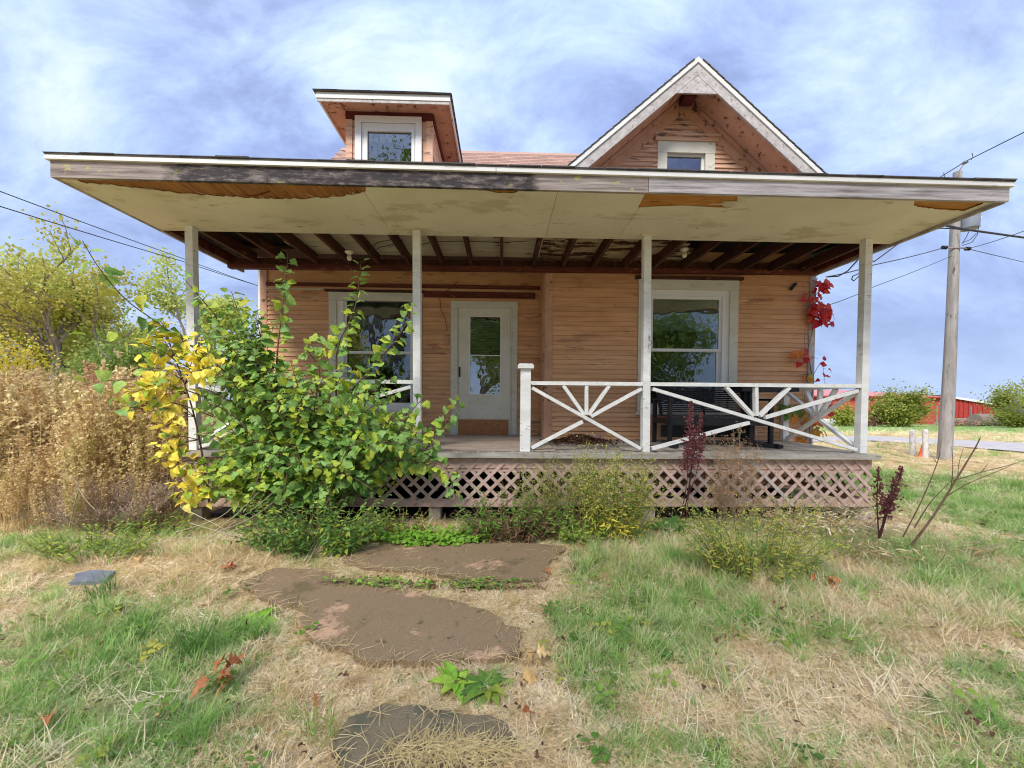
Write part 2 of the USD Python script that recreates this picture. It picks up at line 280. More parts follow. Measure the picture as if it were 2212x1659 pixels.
# the long front board: grey wood, the middle black with mould
def fascia_look(name, c1, c2, mould, lichen):
    n = {'g': ('geometry', {}), 'm': ('mapping', {'scale': (1.6, 6, 34)}), 'n': ('noise_texture', {'scale': 1.0, 'detail': 7.0, 'roughness': .65}), 'r': ('rgb_ramp', {'ramp': [(.3, c1), (.7, c2)]}),
         'sx': ('separate_xyz', {}), 'ma': ('map_range', {'from_min': mould[0], 'from_max': mould[0] + .9, 'to_min': 0, 'to_max': 1, 'clamp': True}), 'mb': ('map_range', {'from_min': mould[1] - .35, 'from_max': mould[1], 'to_min': 1, 'to_max': 0, 'clamp': True}),
         'mm': ('math', {'math_type': 'multiply'}), 'm2': ('mapping', {'scale': (5, 5, 16)}), 'n2': ('noise_texture', {'scale': 1.0, 'detail': 9.0, 'roughness': .75}), 'ad': ('math', {'math_type': 'add'}),
         'th': ('map_range', {'from_min': 1.30, 'from_max': 1.52, 'to_min': 0, 'to_max': .93, 'clamp': True}), 'x': ('mix', {'mix_type': 'mix', 'color2': S(50, 46, 50)}),
         'm3': ('mapping', {'scale': (9, 9, 16), 'location': (4, 2, 8)}), 'n3': ('noise_texture', {'scale': 1.0, 'detail': 6.0}), 'r3': ('rgb_ramp', {'ramp': [(.66 - lichen, (0, 0, 0)), (.72 - lichen, (1, 1, 1))]}), 'x3': ('mix', {'mix_type': 'mix', 'color2': S(176, 168, 110)}),
         'b': ('bump', {'strength': .4, 'distance': .008}), 'p': ('principled_bsdf', {'roughness': .8, 'specular_ior_level': .2})}
    l = [('g.position', 'm.vector'), ('m.vector', 'n.vector'), ('n.fac', 'r.fac'), ('g.position', 'sx.vector'), ('sx.x', 'ma.value'), ('sx.x', 'mb.value'), ('ma.result', 'mm.value1'), ('mb.result', 'mm.value2'),
         ('g.position', 'm2.vector'), ('m2.vector', 'n2.vector'), ('n2.fac', 'ad.value1'), ('mm.value', 'ad.value2'), ('ad.value', 'th.value'), ('th.result', 'x.fac'),
         ('g.position', 'm3.vector'), ('m3.vector', 'n3.vector'), ('n3.fac', 'r3.fac'), ('r3.color', 'x3.fac'), ('r.color', 'x3.color1'), ('x3.color', 'x.color1'), ('x.color', 'p.base_color'), ('n.fac', 'b.height'), ('b.normal', 'p.normal')]
    return usdkit.material(stage, f'/World/Looks/{name}', n, l, surface='p.BSDF')
M['fascia'] = fascia_look('mouldy_fascia', S(92, 76, 70), S(186, 174, 166), (-3.9, .62), .04)
M['fascia_grey'] = fascia_look('grey_fascia', S(116, 108, 108), S(208, 202, 200), (-30, -20), -.2)
M['concrete'] = look('mossy_concrete', S(176, 148, 114), S(112, 94, 70), (170, 170, 170), .95, [(S(116, 100, 72), .36, (1.7, 1.7, 1.7)), (S(196, 158, 126), .32, (2.4, 2.4, 2.4)), (S(140, 118, 88), .32, (9, 9, 9)), (S(92, 86, 60), .24, (11, 11, 11)), (S(206, 184, 150), .16, (60, 60, 60)), (S(84, 72, 56), .24, (120, 120, 120)), (S(206, 180, 152), .10, (150, 150, 150))], .06, .03, detail=9.0, lo=.3, hi=.62)
M['concrete_grey'] = look('grey_concrete', S(146, 130, 102), S(108, 96, 76), (170, 170, 170), .95, [(S(96, 94, 74), .30, (4, 4, 4)), (S(76, 70, 60), .24, (120, 120, 120)), (S(206, 196, 178), .10, (150, 150, 150))], .06, .03, detail=9.0, lo=.3, hi=.62)
M['slate'] = look('grey_slate', S(132, 136, 146), S(110, 112, 122), (8, 8, 8), .7, None, .3, .05)
M['road'] = look('grey_road', S(192, 184, 180), S(172, 164, 160), (3, 3, 3), .9, None, .2, .02)
M['pole'] = look('grey_pole_wood', S(170, 166, 162), S(132, 128, 124), (12, 12, 1.5), .85, [(S(92, 82, 78), .22, (16, 16, 3))], .4, .05)
M['galv'] = look('grey_transformer', S(140, 146, 156), S(118, 124, 134), (3, 3, 3), .45, None, .05, .03)
M['cone'] = look('orange_cone', S(236, 92, 44), S(222, 80, 36), (5, 5, 5), .5, None, .02, .02)
M['post_stone'] = look('pale_stub_post', S(222, 218, 214), S(190, 186, 182), (9, 9, 9), .9, [(S(112, 106, 104), .26, (12, 12, 12))], .3, .05)
M['barn_red'] = look('red_barn_metal', S(176, 66, 58), S(160, 56, 50), (2, 2, 2), .6, None, .05, .05)
M['barn_brick'] = look('red_barn_wall', S(190, 84, 70), S(168, 70, 60), (1.5, 1.5, 6), .7, None, .1, .03)
M['barn_roof'] = look('pink_barn_roof', S(204, 136, 132), S(190, 120, 118), (1, 1, 1), .6, None, .05, .03)
M['bale'] = look('grey_hay_bale', S(152, 136, 124), S(112, 98, 88), (7, 7, 7), .95, None, .6, .1)
M['bale_white'] = look('white_wrapped_bale', S(228, 228, 226), S(206, 206, 204), (3, 3, 3), .4, None, .1, .02)
M['steel_post'] = look('fence_post', S(150, 150, 152), S(120, 120, 122), (5, 5, 5), .6, None, .05, .05)
M['bark'] = look('grey_bark', S(160, 148, 140), S(120, 110, 104), (9, 9, 2), .9, None, .5, .12)
M['twig'] = look('brown_twig', S(132, 106, 84), S(96, 74, 58), (9, 9, 9), .85, None, .2, .15, island=True)
M['pale_stem'] = look('pale_stem', S(196, 180, 150), S(164, 146, 116), (9, 9, 9), .8, None, .2, .2, island=True)
M['dark_stem'] = look('dark_red_stem', S(92, 56, 52), S(66, 40, 38), (9, 9, 9), .8, None, .2, .2, island=True)
M['green_stem'] = look('green_stem', S(148, 152, 96), S(118, 122, 74), (9, 9, 9), .7, None, .1, .15, island=True)
M['debris'] = look('dry_debris', S(132, 92, 66), S(84, 56, 42), (9, 9, 9), .9, None, .3, .3, island=True)
M['leaf_green'] = leafy('mulberry_leaf', [(0, S(104, 146, 66)), (.25, S(132, 174, 84)), (.5, S(164, 198, 110)), (.7, S(118, 160, 76)), (.85, S(172, 200, 96)), (.95, S(190, 204, 90)), (1, S(212, 206, 90))])
M['leaf_lime'] = leafy('lime_leaf', [(0, S(150, 184, 64)), (.5, S(176, 200, 74)), (1, S(206, 208, 78))])
M['leaf_deep'] = leafy('deep_leaf', [(0, S(78, 118, 56)), (.5, S(100, 144, 66)), (1, S(122, 160, 74))])
M['leaf_yellow'] = leafy('yellow_leaf', [(0, S(252, 230, 84)), (.4, S(255, 242, 112)), (.8, S(254, 232, 92)), (.97, S(250, 214, 84)), (1, S(236, 180, 84))], .4)
M['leaf_red'] = leafy('red_vine_leaf', [(0, S(196, 40, 52)), (.5, S(220, 62, 66)), (.8, S(226, 92, 64)), (1, S(178, 34, 50))], .35)
M['leaf_orange'] = leafy('orange_vine_leaf', [(0, S(232, 150, 48)), (.6, S(226, 110, 56)), (1, S(176, 168, 66))], .35)
M['weed_green'] = leafy('weed_green', [(0, S(84, 124, 52)), (.4, S(116, 154, 60)), (.75, S(146, 170, 70)), (1, S(196, 186, 76))], .3)
M['weed_yellow'] = leafy('weed_yellowgreen', [(0, S(152, 172, 62)), (.45, S(190, 196, 76)), (.8, S(214, 206, 92)), (.96, S(228, 200, 84)), (1, S(226, 170, 76))], .4)
M['weed_seed'] = leafy('weed_seed', [(0, S(176, 176, 84)), (.5, S(200, 196, 100)), (1, S(214, 206, 122))], .35)
M['weed_brown'] = leafy('weed_brown', [(0, S(122, 92, 66)), (.4, S(150, 118, 78)), (.7, S(128, 136, 70)), (1, S(186, 150, 92))], .25)
M['ground_green'] = leafy('ground_cover', [(0, S(132, 180, 56)), (.5, S(158, 202, 70)), (1, S(190, 214, 88))], .35)
M['tan_fluff'] = leafy('tan_seed', [(0, S(196, 158, 108)), (.5, S(214, 182, 130)), (1, S(176, 134, 92))], .3)
M['maroon'] = leafy('maroon_seed', [(0, S(112, 60, 66)), (.5, S(136, 80, 80)), (1, S(92, 52, 56))], .2)
M['leaf_dead'] = leafy('dead_leaf', [(0, S(176, 100, 58)), (.5, S(196, 128, 76)), (1, S(150, 82, 48))], .15)
M['leaf_dead_pale'] = leafy('pale_dead_leaf', [(0, S(226, 186, 116)), (.5, S(214, 168, 98)), (1, S(232, 200, 140))], .2)
M['tree_yellow'] = leafy('tree_yellowgreen', [(0, S(160, 164, 66)), (.35, S(196, 194, 84)), (.7, S(226, 218, 104)), (1, S(180, 172, 86))], .45)
M['tree_green'] = leafy('tree_green', [(0, S(112, 138, 68)), (.35, S(150, 172, 88)), (.65, S(186, 198, 106)), (.9, S(222, 220, 126)), (1, S(214, 200, 104))], .45)
M['bush_yellow'] = leafy('bush_yellow', [(0, S(160, 156, 44)), (.5, S(196, 184, 56)), (1, S(216, 200, 76))], .4)
M['far_shrub'] = leafy('far_shrub', [(0, S(120, 130, 58)), (.5, S(164, 168, 70)), (1, S(196, 188, 88))], .35)
M['far_brush'] = leafy('far_brush', [(0, S(166, 128, 108)), (.5, S(186, 150, 126)), (1, S(142, 112, 94))], .2)
M['straw'] = leafy('dry_straw', [(0, S(236, 214, 170)), (.3, S(250, 236, 202)), (.6, S(244, 224, 182)), (.8, S(222, 200, 146)), (.92, S(204, 184, 124)), (1, S(186, 150, 110))], .3, .6)
M['grass'] = leafy('green_grass', [(0, S(118, 160, 76)), (.3, S(146, 188, 96)), (.6, S(176, 206, 116)), (.8, S(206, 216, 144)), (.93, S(236, 226, 176)), (1, S(108, 152, 78))], .35, .5)
M['field'] = leafy('dry_field_weed', [(0, S(206, 176, 124)), (.25, S(228, 204, 150)), (.5, S(238, 220, 168)), (.7, S(214, 192, 130)), (.84, S(196, 186, 112)), (.95, S(212, 176, 136)), (1, S(206, 142, 108))], .35)
M['pink_brush'] = leafy('pinkish_dry_brush', [(0, S(178, 146, 128)), (.5, S(196, 166, 146)), (1, S(160, 130, 112))], .25)

def pane_look(name, ior, tint):
    return usdkit.material(stage, f'/World/Looks/{name}', {'f': ('fresnel', {'IOR': ior}), 't': ('transparent_bsdf', {'color': tint}), 'g': ('glossy_bsdf', {'color': (.95, .97, 1), 'roughness': .02, 'distribution': 'ggx', 'normal': (0, 0, 0)}),
        'ge': ('geometry', {}), 'n': ('noise_texture', {'scale': 3.0, 'detail': 2.0}), 'b': ('bump', {'strength': .10, 'distance': .05}), 'm': ('mix_closure', {})},
        [('ge.position', 'n.vector'), ('n.fac', 'b.height'), ('b.normal', 'g.normal'), ('f.fac', 'm.fac'), ('t.BSDF', 'm.closure1'), ('g.BSDF', 'm.closure2')], surface='m.closure')
M['glass'] = pane_look('window_glass', 1.9, (.72, .78, .76))
M['glass_film'] = pane_look('storm_glass', 2.9, (.6, .64, .6))
M['glass_sky'] = pane_look('upper_glass', 3.2, (.5, .56, .6))
# ================================================================== THE GROUND
def gz(x, y):
    """height of the ground: level by the house, falling away behind it"""
    y = np.asarray(y, float)
    return -.034 * np.clip(y - 14, 0, 46) - .002 * np.clip(y - 60, 0, 100)
BLOBS = []
for px, py, rx, ry, v in [(1400, 1330, 130, 70, 1.1), (1290, 1460, 150, 90, .8), (1240, 1350, 60, 50, .7), (300, 1330, 200, 50, .45), (420, 1400, 120, 60, .8), (150, 1480, 180, 80, .5), (560, 1340, 60, 25, .8),
                         (330, 1560, 200, 60, .45), (700, 1560, 100, 40, .3), (2080, 1055, 170, 45, 1.5), (1950, 1055, 100, 40, 1.3), (2190, 1130, 90, 50, .9), (2150, 1300, 150, 60, .5), (1350, 1600, 120, 60, .45), (1700, 1640, 200, 40, .25),
                         (1000, 1450, 90, 25, .6), (1600, 1230, 200, 40, .35), (2000, 1200, 160, 40, .4),
                         (1800, 1450, 250, 90, -.5), (900, 1520, 250, 50, -.9), (1120, 1340, 60, 70, -1.3), (640, 1290, 90, 45, -.6), (2080, 1005, 170, 13, -.8), (1600, 1540, 300, 60, -.25), (260, 1225, 260, 30, -.5), (1000, 1270, 260, 40, -.9)]:
    c = G(px, py); a = G(px + rx, py); b0 = G(px, py + ry); b1 = G(px, max(py - ry, 905))
    BLOBS.append((c[0], c[1], abs(a[0] - c[0]), max(abs(b1[1] - b0[1]) / 2, .1), v))
def green(x, y):
    x, y = np.asarray(x, float), np.asarray(y, float)
    p = np.stack([x, y, np.zeros_like(x)], -1)
    g = .19 + 1.05 * (meshkit.fbm(p * 1.1, 3, 3) - .5) + .9 * (meshkit.fbm(p * 4.3, 2, 8) - .5)
    for cx, cy, rx, ry, v in BLOBS: g = g + v * np.exp(-((x - cx) / rx) ** 2 - ((y - cy) / ry) ** 2)
    far = np.clip((y - 9) / 5, 0, 1)
    band = .15 + .75 * np.clip((y - 23) / 5, 0, 1) + .4 * (meshkit.fbm(p * .5, 3, 5) - .5)
    return np.clip(g * (1 - far) + band * far, 0, 1)
gx = np.unique(np.concatenate([np.linspace(-9, 9, 181), np.linspace(-40, 40, 90), np.linspace(-700, 700, 36)]))
gy = np.unique(np.concatenate([np.linspace(.6, 10, 110), np.linspace(10, 60, 80), np.linspace(-60, .6, 24), np.linspace(60, 900, 24)]))
XX, YY = np.meshgrid(gx, gy, indexing='ij')
ZZ = gz(XX, YY) + .035 * (meshkit.fbm(np.stack([XX, YY, 0 * XX], -1) * .9, 3, 11) - .5) * (np.abs(YY - 5) < 40)
gv = np.stack([XX, YY, ZZ], -1).reshape(-1, 3)
ni, nj = len(gx), len(gy)
ii, jj = np.meshgrid(np.arange(ni - 1), np.arange(nj - 1), indexing='ij')
q = np.stack([ii * nj + jj, (ii + 1) * nj + jj, (ii + 1) * nj + jj + 1, ii * nj + jj + 1], -1).reshape(-1, 4)
gm = usdkit.mesh(stage, '/World/lawn', (gv, np.vstack([q[:, :3], q[:, [0, 2, 3]]])), None, smooth=True)
tag(gm, 'patchy lawn of dry straw and green grass', None, None, 'structure')
gg = green(gv[:, 0], gv[:, 1])[:, None]
tint = (1 - gg) * np.array(S(204, 176, 130)) + gg * np.array(S(122, 132, 72))
farw = np.clip((gv[:, 1:2] - 9) / 6, 0, 1)
tint = tint * (1 - farw) + farw * ((1 - gg) * np.array(S(220, 196, 138)) + gg * np.array(S(136, 166, 96)))
UsdGeom.PrimvarsAPI(gm).CreatePrimvar('tint', Sdf.ValueTypeNames.Color3fArray, 'vertex').Set(Vt.Vec3fArray.FromNumpy(tint.astype(np.float32)))
mat = usdkit.material(stage, '/World/Looks/lawn_look', {'a': ('attribute', {'attribute': 'tint'}), 'g': ('geometry', {}), 'n': ('noise_texture', {'scale': 34.0, 'detail': 6.0, 'roughness': .7}), 'v': ('map_range', {'from_min': .3, 'from_max': .7, 'to_min': .5, 'to_max': 1.15}),
    'n2': ('noise_texture', {'scale': 1.7, 'detail': 5.0}), 'v2': ('map_range', {'from_min': .3, 'from_max': .7, 'to_min': .8, 'to_max': 1.15}), 'mm': ('math', {'math_type': 'multiply'}),
    'h': ('hsv', {'hue': .5, 'saturation': 1.0, 'fac': 1.0}), 'b': ('bump', {'strength': .6, 'distance': .03}), 'p': ('principled_bsdf', {'roughness': .95, 'specular_ior_level': .1})},
    [('g.position', 'n.vector'), ('n.fac', 'v.value'), ('g.position', 'n2.vector'), ('n2.fac', 'v2.value'), ('v.result', 'mm.value1'), ('v2.result', 'mm.value2'), ('mm.value', 'h.value'), ('a.color', 'h.color'), ('h.color', 'p.base_color'), ('n.fac', 'b.height'), ('b.normal', 'p.normal')], surface='p.BSDF')
UsdShade.MaterialBindingAPI.Apply(gm.GetPrim()).Bind(mat)

# the farm road
edge_far = [(1500, 951), (1884, 943), (2050, 951), (2212, 959), (2400, 968)]
edge_near = [(2400, 992), (2212, 979), (2050, 965), (1884, 954), (1500, 962)]
def ground_at(px, py):
    p = G(px, py)
    for _ in range(30): p = G(px, py, float(gz(p[0], p[1])))
    return p
rp = [ground_at(*e) for e in edge_far] + [ground_at(*e) for e in edge_near]
far_pts, near_pts = np.array(rp[:5]), np.array(rp[5:][::-1])
def ext_end(P):
    return np.vstack([P[0] + (P[0] - P[1]) * 2, P, P[-1] + (P[-1] - P[-2]) * 2])
far_pts, near_pts = ext_end(far_pts), ext_end(near_pts)
rm = MB(); rv = []
for a, b in zip(far_pts, near_pts):
    for t in np.linspace(0, 1, 6):
        p = a * (1 - t) + b * t; rv.append((p[0], p[1], float(gz(p[0], p[1])) + .045))
k = len(far_pts)
rm.add(rv, [(i * 6 + j, i * 6 + j + 1, (i + 1) * 6 + j + 1, (i + 1) * 6 + j) for i in range(k - 1) for j in range(5)])
solo('road', rm, M['road'], 'pale grey farm road beyond the utility pole', kind='structure')

# concrete slabs of the front walk
def slab_poly(pts, wob=.012, seed=0):
    P = np.array([G(*p)[:2] for p in pts]); r = np.random.default_rng(seed); out = []
    for i in range(len(P)):
        a, b = P[i], P[(i + 1) % len(P)]
        n = max(2, int(np.linalg.norm(b - a) / .07))
        for t in np.arange(n) / n: out.append(a * (1 - t) + b * t + r.normal(0, wob, 2))
    return Polygon(out).buffer(0)
SLABS = [slab_poly([(735, 1215), (780, 1192), (870, 1178), (1110, 1176), (1225, 1186), (1185, 1225), (1180, 1278), (1060, 1268), (900, 1240), (790, 1235)], .014, 1),
         slab_poly([(515, 1265), (590, 1233), (690, 1236), (760, 1268), (900, 1288), (1060, 1328), (1118, 1365), (1128, 1428), (1000, 1436), (800, 1438), (690, 1402), (635, 1350), (650, 1318), (560, 1300)], .014, 2),
         slab_poly([(712, 1602), (760, 1560), (900, 1530), (985, 1552), (1090, 1570), (1105, 1610), (1090, 1650), (900, 1700), (735, 1690)], .012, 3)]
for sp, lb in zip(SLABS, ['brown mossy concrete slab nearest the porch weeds', 'large brown concrete slab with pinkish worn middle, between the other two', 'dark grey concrete slab half hidden by straw at the picture\'s lower edge']):
    solo('concrete_slab', MB().exth(sp, -.06, .028), M['concrete_grey' if 'dark grey' in lb else 'concrete'], lb, 'paving slab')
ss = slab_poly([(150, 1268), (165, 1248), (200, 1240), (248, 1243), (232, 1262)], .008, 4)
solo('stone_slab', MB().exth(ss, -.03, .035), M['slate'], 'flat blue-grey stone lying in the straw at far left', 'stone slab')
ALLS = unary_union(SLABS + [ss])

# ================================================================== THE HOUSE
YW, YD, YP, YF = 6.25, 6.85, 4.80, 3.80           # wing wall, set-back wall, porch post fronts, front board of the porch roof
ZS = 3.53                                        # underside of the porch roof
def zdeck(y): return .862 + .015 * (y - 4.75)
HX0, HX1, WX0 = AX(566, YD, 760), AX(1757, YW, 770), AX(1176, YW, 760)
house = thing('farm_house', 'weathered pinkish clapboard farmhouse with a hipped dormer and a front gable', 'house', (0, YD, 0))

def rect(x0, y0, x1, y1, Y):
    """window or door outline read off the picture: left, top, right, bottom"""
    cx, cy = (x0 + x1) / 2, (y0 + y1) / 2
    return (A(x0, cy, Y)[0], A(cx, y1, Y)[2], A(x1, cy, Y)[0], A(cx, y0, Y)[2])
W1 = rect(712, 633, 912, 886, YD)      # set-back window, outer casing
D1 = rect(974, 652, 1117, 941, YD)     # door, outer casing
W2 = rect(1377, 606, 1591, 890, YW)    # wing window
GW = rect(1419, 309, 1542, 392, YW)    # gable window
def bx(r, g=0.0): return sbox(r[0] - g, r[1] - g, r[2] + g, r[3] + g)

def boards(parent, region, y, z0, expo, mats, proud=(.024, .003), seed=0, name='clapboard'):
    r = np.random.default_rng(seed); zt = region.bounds[3]; z = z0; n = 0
    while z < zt:
        zz = min(z + expo, zt)
        course = region.intersection(sbox(-50, z, 50, zz - .0025))
        for g in getattr(course, 'geoms', [course]):
            if g.geom_type != 'Polygon' or g.area < .002: continue
            d = r.normal(0, .0012); tilt = r.normal(0, .0012)
            xm = g.centroid.x
            def fn(x, zq, t, z=z, d=d, tilt=tilt, xm=xm): return y - t * (proud[0] + (proud[1] - proud[0]) * np.clip((zq - z) / expo, 0, 1) + d + tilt * (x - xm))
            part(parent, name, MB().ext(g, 0, 0, fn), mats[int(r.integers(len(mats)))])
        z = zz
# --- wing wall (right) with its corner boards
wing_top = AZ(592, YW, 1500)
zw0 = zdeck(YW) - .02
wing_poly = Polygon([(WX0, .1), (HX1, .1), (HX1, wing_top + .35), (WX0, wing_top + .35)])
w_open = bx((W2[0] + .06, W2[1] + .04, W2[2] - .06, W2[3] - .06))
wall_w = part(house, 'wing_wall', MB().ext(wing_poly.difference(w_open), YW + .002, YW + .12), M['siding_worn'])
cb0, cb1 = WX0 + .125, HX1 - .10
boards(wall_w, sbox(cb0, zw0, cb1, wing_top).difference(bx(W2, .004)), YW, zw0, .0757, [M['siding'], M['siding'], M['siding_worn']], seed=1)
part(house, 'corner_board', MB().box((WX0, YW - .026, zw0), (WX0 + .122, YW, wing_top)), M['brown_trim'])
part(house, 'corner_board', MB().box((HX1 - .098, YW - .026, .35), (HX1, YW, 4.2)), M['rake'], label='weathered grey corner board at the right end of the house')
part(house, 'trim_strip', MB().box((WX0 + .125, YW - .03, wing_top + .002), (W2[0] - .02, YW + .001, wing_top + .022)), M['ceiling_board'])
part(house, 'frieze_board', MB().box((W2[2] + .02, YW - .034, wing_top + .0), (HX1 + .02, YW - .002, wing_top + .075)), M['trim_white'])
part(house, 'wing_side_wall', MB().box((HX1 - .12, YW + .122, .1), (HX1, 12.5, 4.3)), M['siding_worn'])
part(house, 'wing_return_wall', MB().box((WX0, YW + .122, .3), (WX0 + .1, YD + .1, wing_top + .3)), M['siding_worn'])
part(house, 'corner_board', MB().box((WX0 - .022, YW + .002, zw0), (WX0 - .001, YW + .11, wing_top)), M['brown_trim'])
# --- set-back wall (left)
set_top = AZ(627, YD, 640); zd0 = zdeck(YD) - .01
set_poly = Polygon([(HX0, .1), (WX0 + .0, .1), (WX0 + .0, 4.4), (HX0, 4.4)])
wall_s = part(house, 'set_back_wall', MB().ext(set_poly.difference(unary_union([bx((W1[0] + .06, W1[1] + .04, W1[2] - .06, W1[3] - .06)), bx((D1[0] + .05, D1[1] - .3, D1[2] - .05, D1[3] - .05))])), YD + .002, YD + .12), M['siding_worn'])
boards(wall_s, sbox(HX0 + .10, zd0, WX0 - .03, set_top).difference(unary_union([bx(W1, .004), bx((D1[0], D1[1] - .3, D1[2], D1[3]), .004)])), YD, zd0, .0785, [M['siding'], M['siding_worn'], M['siding_worn']], seed=2)
part(house, 'corner_board', MB().box((HX0, YD - .026, .3), (HX0 + .097, YD, 4.2)), M['brown_trim'])
part(house, 'downspout', MB().box((HX0 - .045, YD - .03, .3), (HX0 - .005, YD + .02, 4.0)), M['drip'])
part(house, 'frieze_board', MB().box((HX0 + .1, YD - .032, set_top + .002), (HX0 + 1.05, YD - .002, set_top + .03)), M['ceiling_board'])
part(house, 'header_board', MB().box((W1[2] + .03, YD - .05, AZ(646, YD)), (D1[2] + .30, YD - .004, AZ(633, YD))), M['beam'])
part(house, 'side_wall', MB().box((HX0, YD + .122, .1), (HX0 + .12, 15.2, 4.3)), M['siding_worn'])
part(house, 'back_wall', MB().box((HX0, 15.2, -.3), (HX1, 15.32, 4.3)), M['siding_worn'])
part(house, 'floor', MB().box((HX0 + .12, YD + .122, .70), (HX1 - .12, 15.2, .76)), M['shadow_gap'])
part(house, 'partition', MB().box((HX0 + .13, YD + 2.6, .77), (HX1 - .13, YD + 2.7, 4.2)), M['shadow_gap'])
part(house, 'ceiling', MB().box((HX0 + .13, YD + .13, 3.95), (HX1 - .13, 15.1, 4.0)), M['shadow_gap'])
# --- windows
def window(parent, R, Y, cw, glassrect, meet, mat, name='window', glass='glass', head=.0, sill=True, shade=None, bare_left=False):
    """R outer casing, cw casing width, glassrect the clear glass (x0,z0,x1,z1), meet = z of the meeting rail or None"""
    x0, z0, x1, z1 = R
    h = holder(parent, name)
    part(h, 'side_casing', MB().box((x0, Y - .034, z0), (x0 + cw, Y + .004, z1 - cw * 1.15)), mat)
    part(h, 'side_casing', MB().box((x1 - cw, Y - .034, z0), (x1, Y + .004, z1 - cw * 1.15)), mat)
    part(h, 'head_casing', MB().box((x0 - .004, Y - .037, z1 - cw * 1.15 + .002), (x1 + .004, Y + .004, z1)), mat)
    if sill: part(h, 'sill', MB().box((x0 - .03, Y - .075, z0 - .045), (x1 + .03, Y + .03, z0 - .002)), mat)
    ix0, ix1, iz0, iz1 = x0 + cw, x1 - cw, z0, z1 - cw * 1.15
    gx0, gz0, gx1, gz1 = glassrect
    # frame (jamb) and sash, stepped back
    outer = sbox(ix0, iz0, ix1, iz1); inn = sbox(gx0 - .045, gz0 - .055, gx1 + .045, gz1 + .045)
    part(h, 'frame', MB().ext(outer.difference(inn), Y - .006, Y + .09), M['vinyl'])
    gl = sbox(gx0, gz0, gx1, gz1)
    if meet is None:
        part(h, 'sash', MB().ext(inn.difference(gl), Y + .02, Y + .065), M['vinyl'])
        part(h, 'pane', MB().box((gx0, Y + .040, gz0), (gx1, Y + .044, gz1)), M[glass])
    else:
        up = sbox(gx0 - .045, meet - .018, gx1 + .045, gz1 + .045); lo_ = sbox(gx0 - .045, gz0 - .055, gx1 + .045, meet + .02)
        gu, gl2 = sbox(gx0, meet + .022, gx1, gz1), sbox(gx0 - .008, gz0, gx1 - .012, meet - .024)
        part(h, 'upper_sash', MB().ext(up.difference(gu), Y + .018, Y + .05), M['vinyl']); part(h, 'lower_sash', MB().ext(lo_.difference(gl2), Y + .052, Y + .085), M['vinyl'])
        b = gu.bounds; part(h, 'pane', MB().box((b[0], Y + .032, b[1]), (b[2], Y + .036, b[3])), M[glass])
        b = gl2.bounds; part(h, 'pane', MB().box((b[0], Y + .066, b[1]), (b[2], Y + .070, b[3])), M[glass])
    if shade: part(h, 'roller_shade', MB().box((gx0 - .02, Y + .11, shade), (gx1 + .02, Y + .116, gz1 + .03)), M['curtain'])
    part(h, 'lining', MB().ext(sbox(ix0 - .02, iz0 - .02, ix1 + .02, iz1 + .02).difference(sbox(ix0 + .012, iz0 + .012, ix1 - .012, iz1 - .012)), Y + .122, Y + .16), M['shadow_gap'])
    return h
gl1 = rect(748, 647, 886, 868, YD)
window(house, W1, YD, .125, (gl1[0], W1[1] + .13, gl1[2], gl1[3]), AZ(761, YD, 800), M['trim_white'], shade=AZ(700, YD, 800))
gl2 = rect(1408, 646, 1553, 878, YW)
window(house, W2, YW, .135, (W2[0] + .25, W2[1] + .13, gl2[2], gl2[3]), AZ(756, YW, 1480), M['trim_white'], shade=AZ(712, YW, 1480))
# drip cap over the wing window, sagging black board
part(house, 'window_drip_cap', MB().box((W2[0] - .06, YW - .07, W2[3] + .004), (W2[2] + .06, YW - .002, W2[3] + .05)), M['rafter'])
part(house, 'window_drip_cap', MB().box((W1[0] - .05, YD - .06, W1[3] + .004), (W1[2] + .05, YD - .002, W1[3] + .04)), M['rafter'])
# --- door
door_x0, door_x1 = AX(990.5, YD, 800), AX(1103, YD, 800)
dtop = AZ(667, YD, 1045)
zb = D1[1]
part(house, 'door_casing', MB().box((D1[0], YD - .036, zb), (door_x0 - .022, YD + .004, D1[3] - .125)), M['trim_white'])
part(house, 'door_casing', MB().box((door_x1 + .022, YD - .036, zb), (D1[2], YD + .004, D1[3] - .125)), M['trim_white'])
part(house, 'door_casing', MB().box((D1[0] - .003, YD - .039, D1[3] - .123), (D1[2] + .003, YD + .004, D1[3])), M['trim_white'])
part(house, 'door_stop', MB().ext(sbox(door_x0 - .02, zb, door_x1 + .02, D1[3] - .125).difference(sbox(door_x0, zb - .1, door_x1, dtop)), YD - .022, YD + .02), M['trim_white'])
G1 = rect(1015, 684.5, 1081, 852, YD); gm_z = AZ(768, YD, 1045)
dslab = sbox(door_x0 + .004, zb + .012, door_x1 - .004, dtop - .004)
door = part(house, 'door', MB().ext(dslab.difference(bx(G1)), YD - .014, YD + .02), M['door'], label='white storm door with split glass')
part(door, 'glass_bead', MB().ext(bx(G1, .012).difference(bx(G1, -.006)), YD - .020, YD - .0142), M['vinyl'])
part(door, 'mid_rail', MB().box((G1[0] - .003, YD - .022, gm_z - .008), (G1[2] + .003, YD - .006, gm_z + .008)), M['vinyl'])
part(door, 'pane', MB().box((G1[0], YD + .002, G1[1]), (G1[2], YD + .005, gm_z - .008)), M['glass_film'], label='lower glass of the storm door')
part(door, 'pane', MB().box((G1[0], YD - .004, gm_z + .008), (G1[2], YD - .001, G1[3])), M['glass'], label='upper glass of the storm door')
pr = rect(1012, 870, 1073, 904, YD); pr = (pr[0], pr[1], AX(1074, YD, 885), pr[3])
part(door, 'panel', MB().ext(bx(pr).difference(bx(pr, -.012)), YD - .022, YD - .0145).ext(bx(pr, -.012), YD - .0165, YD - .0143), M['door'])
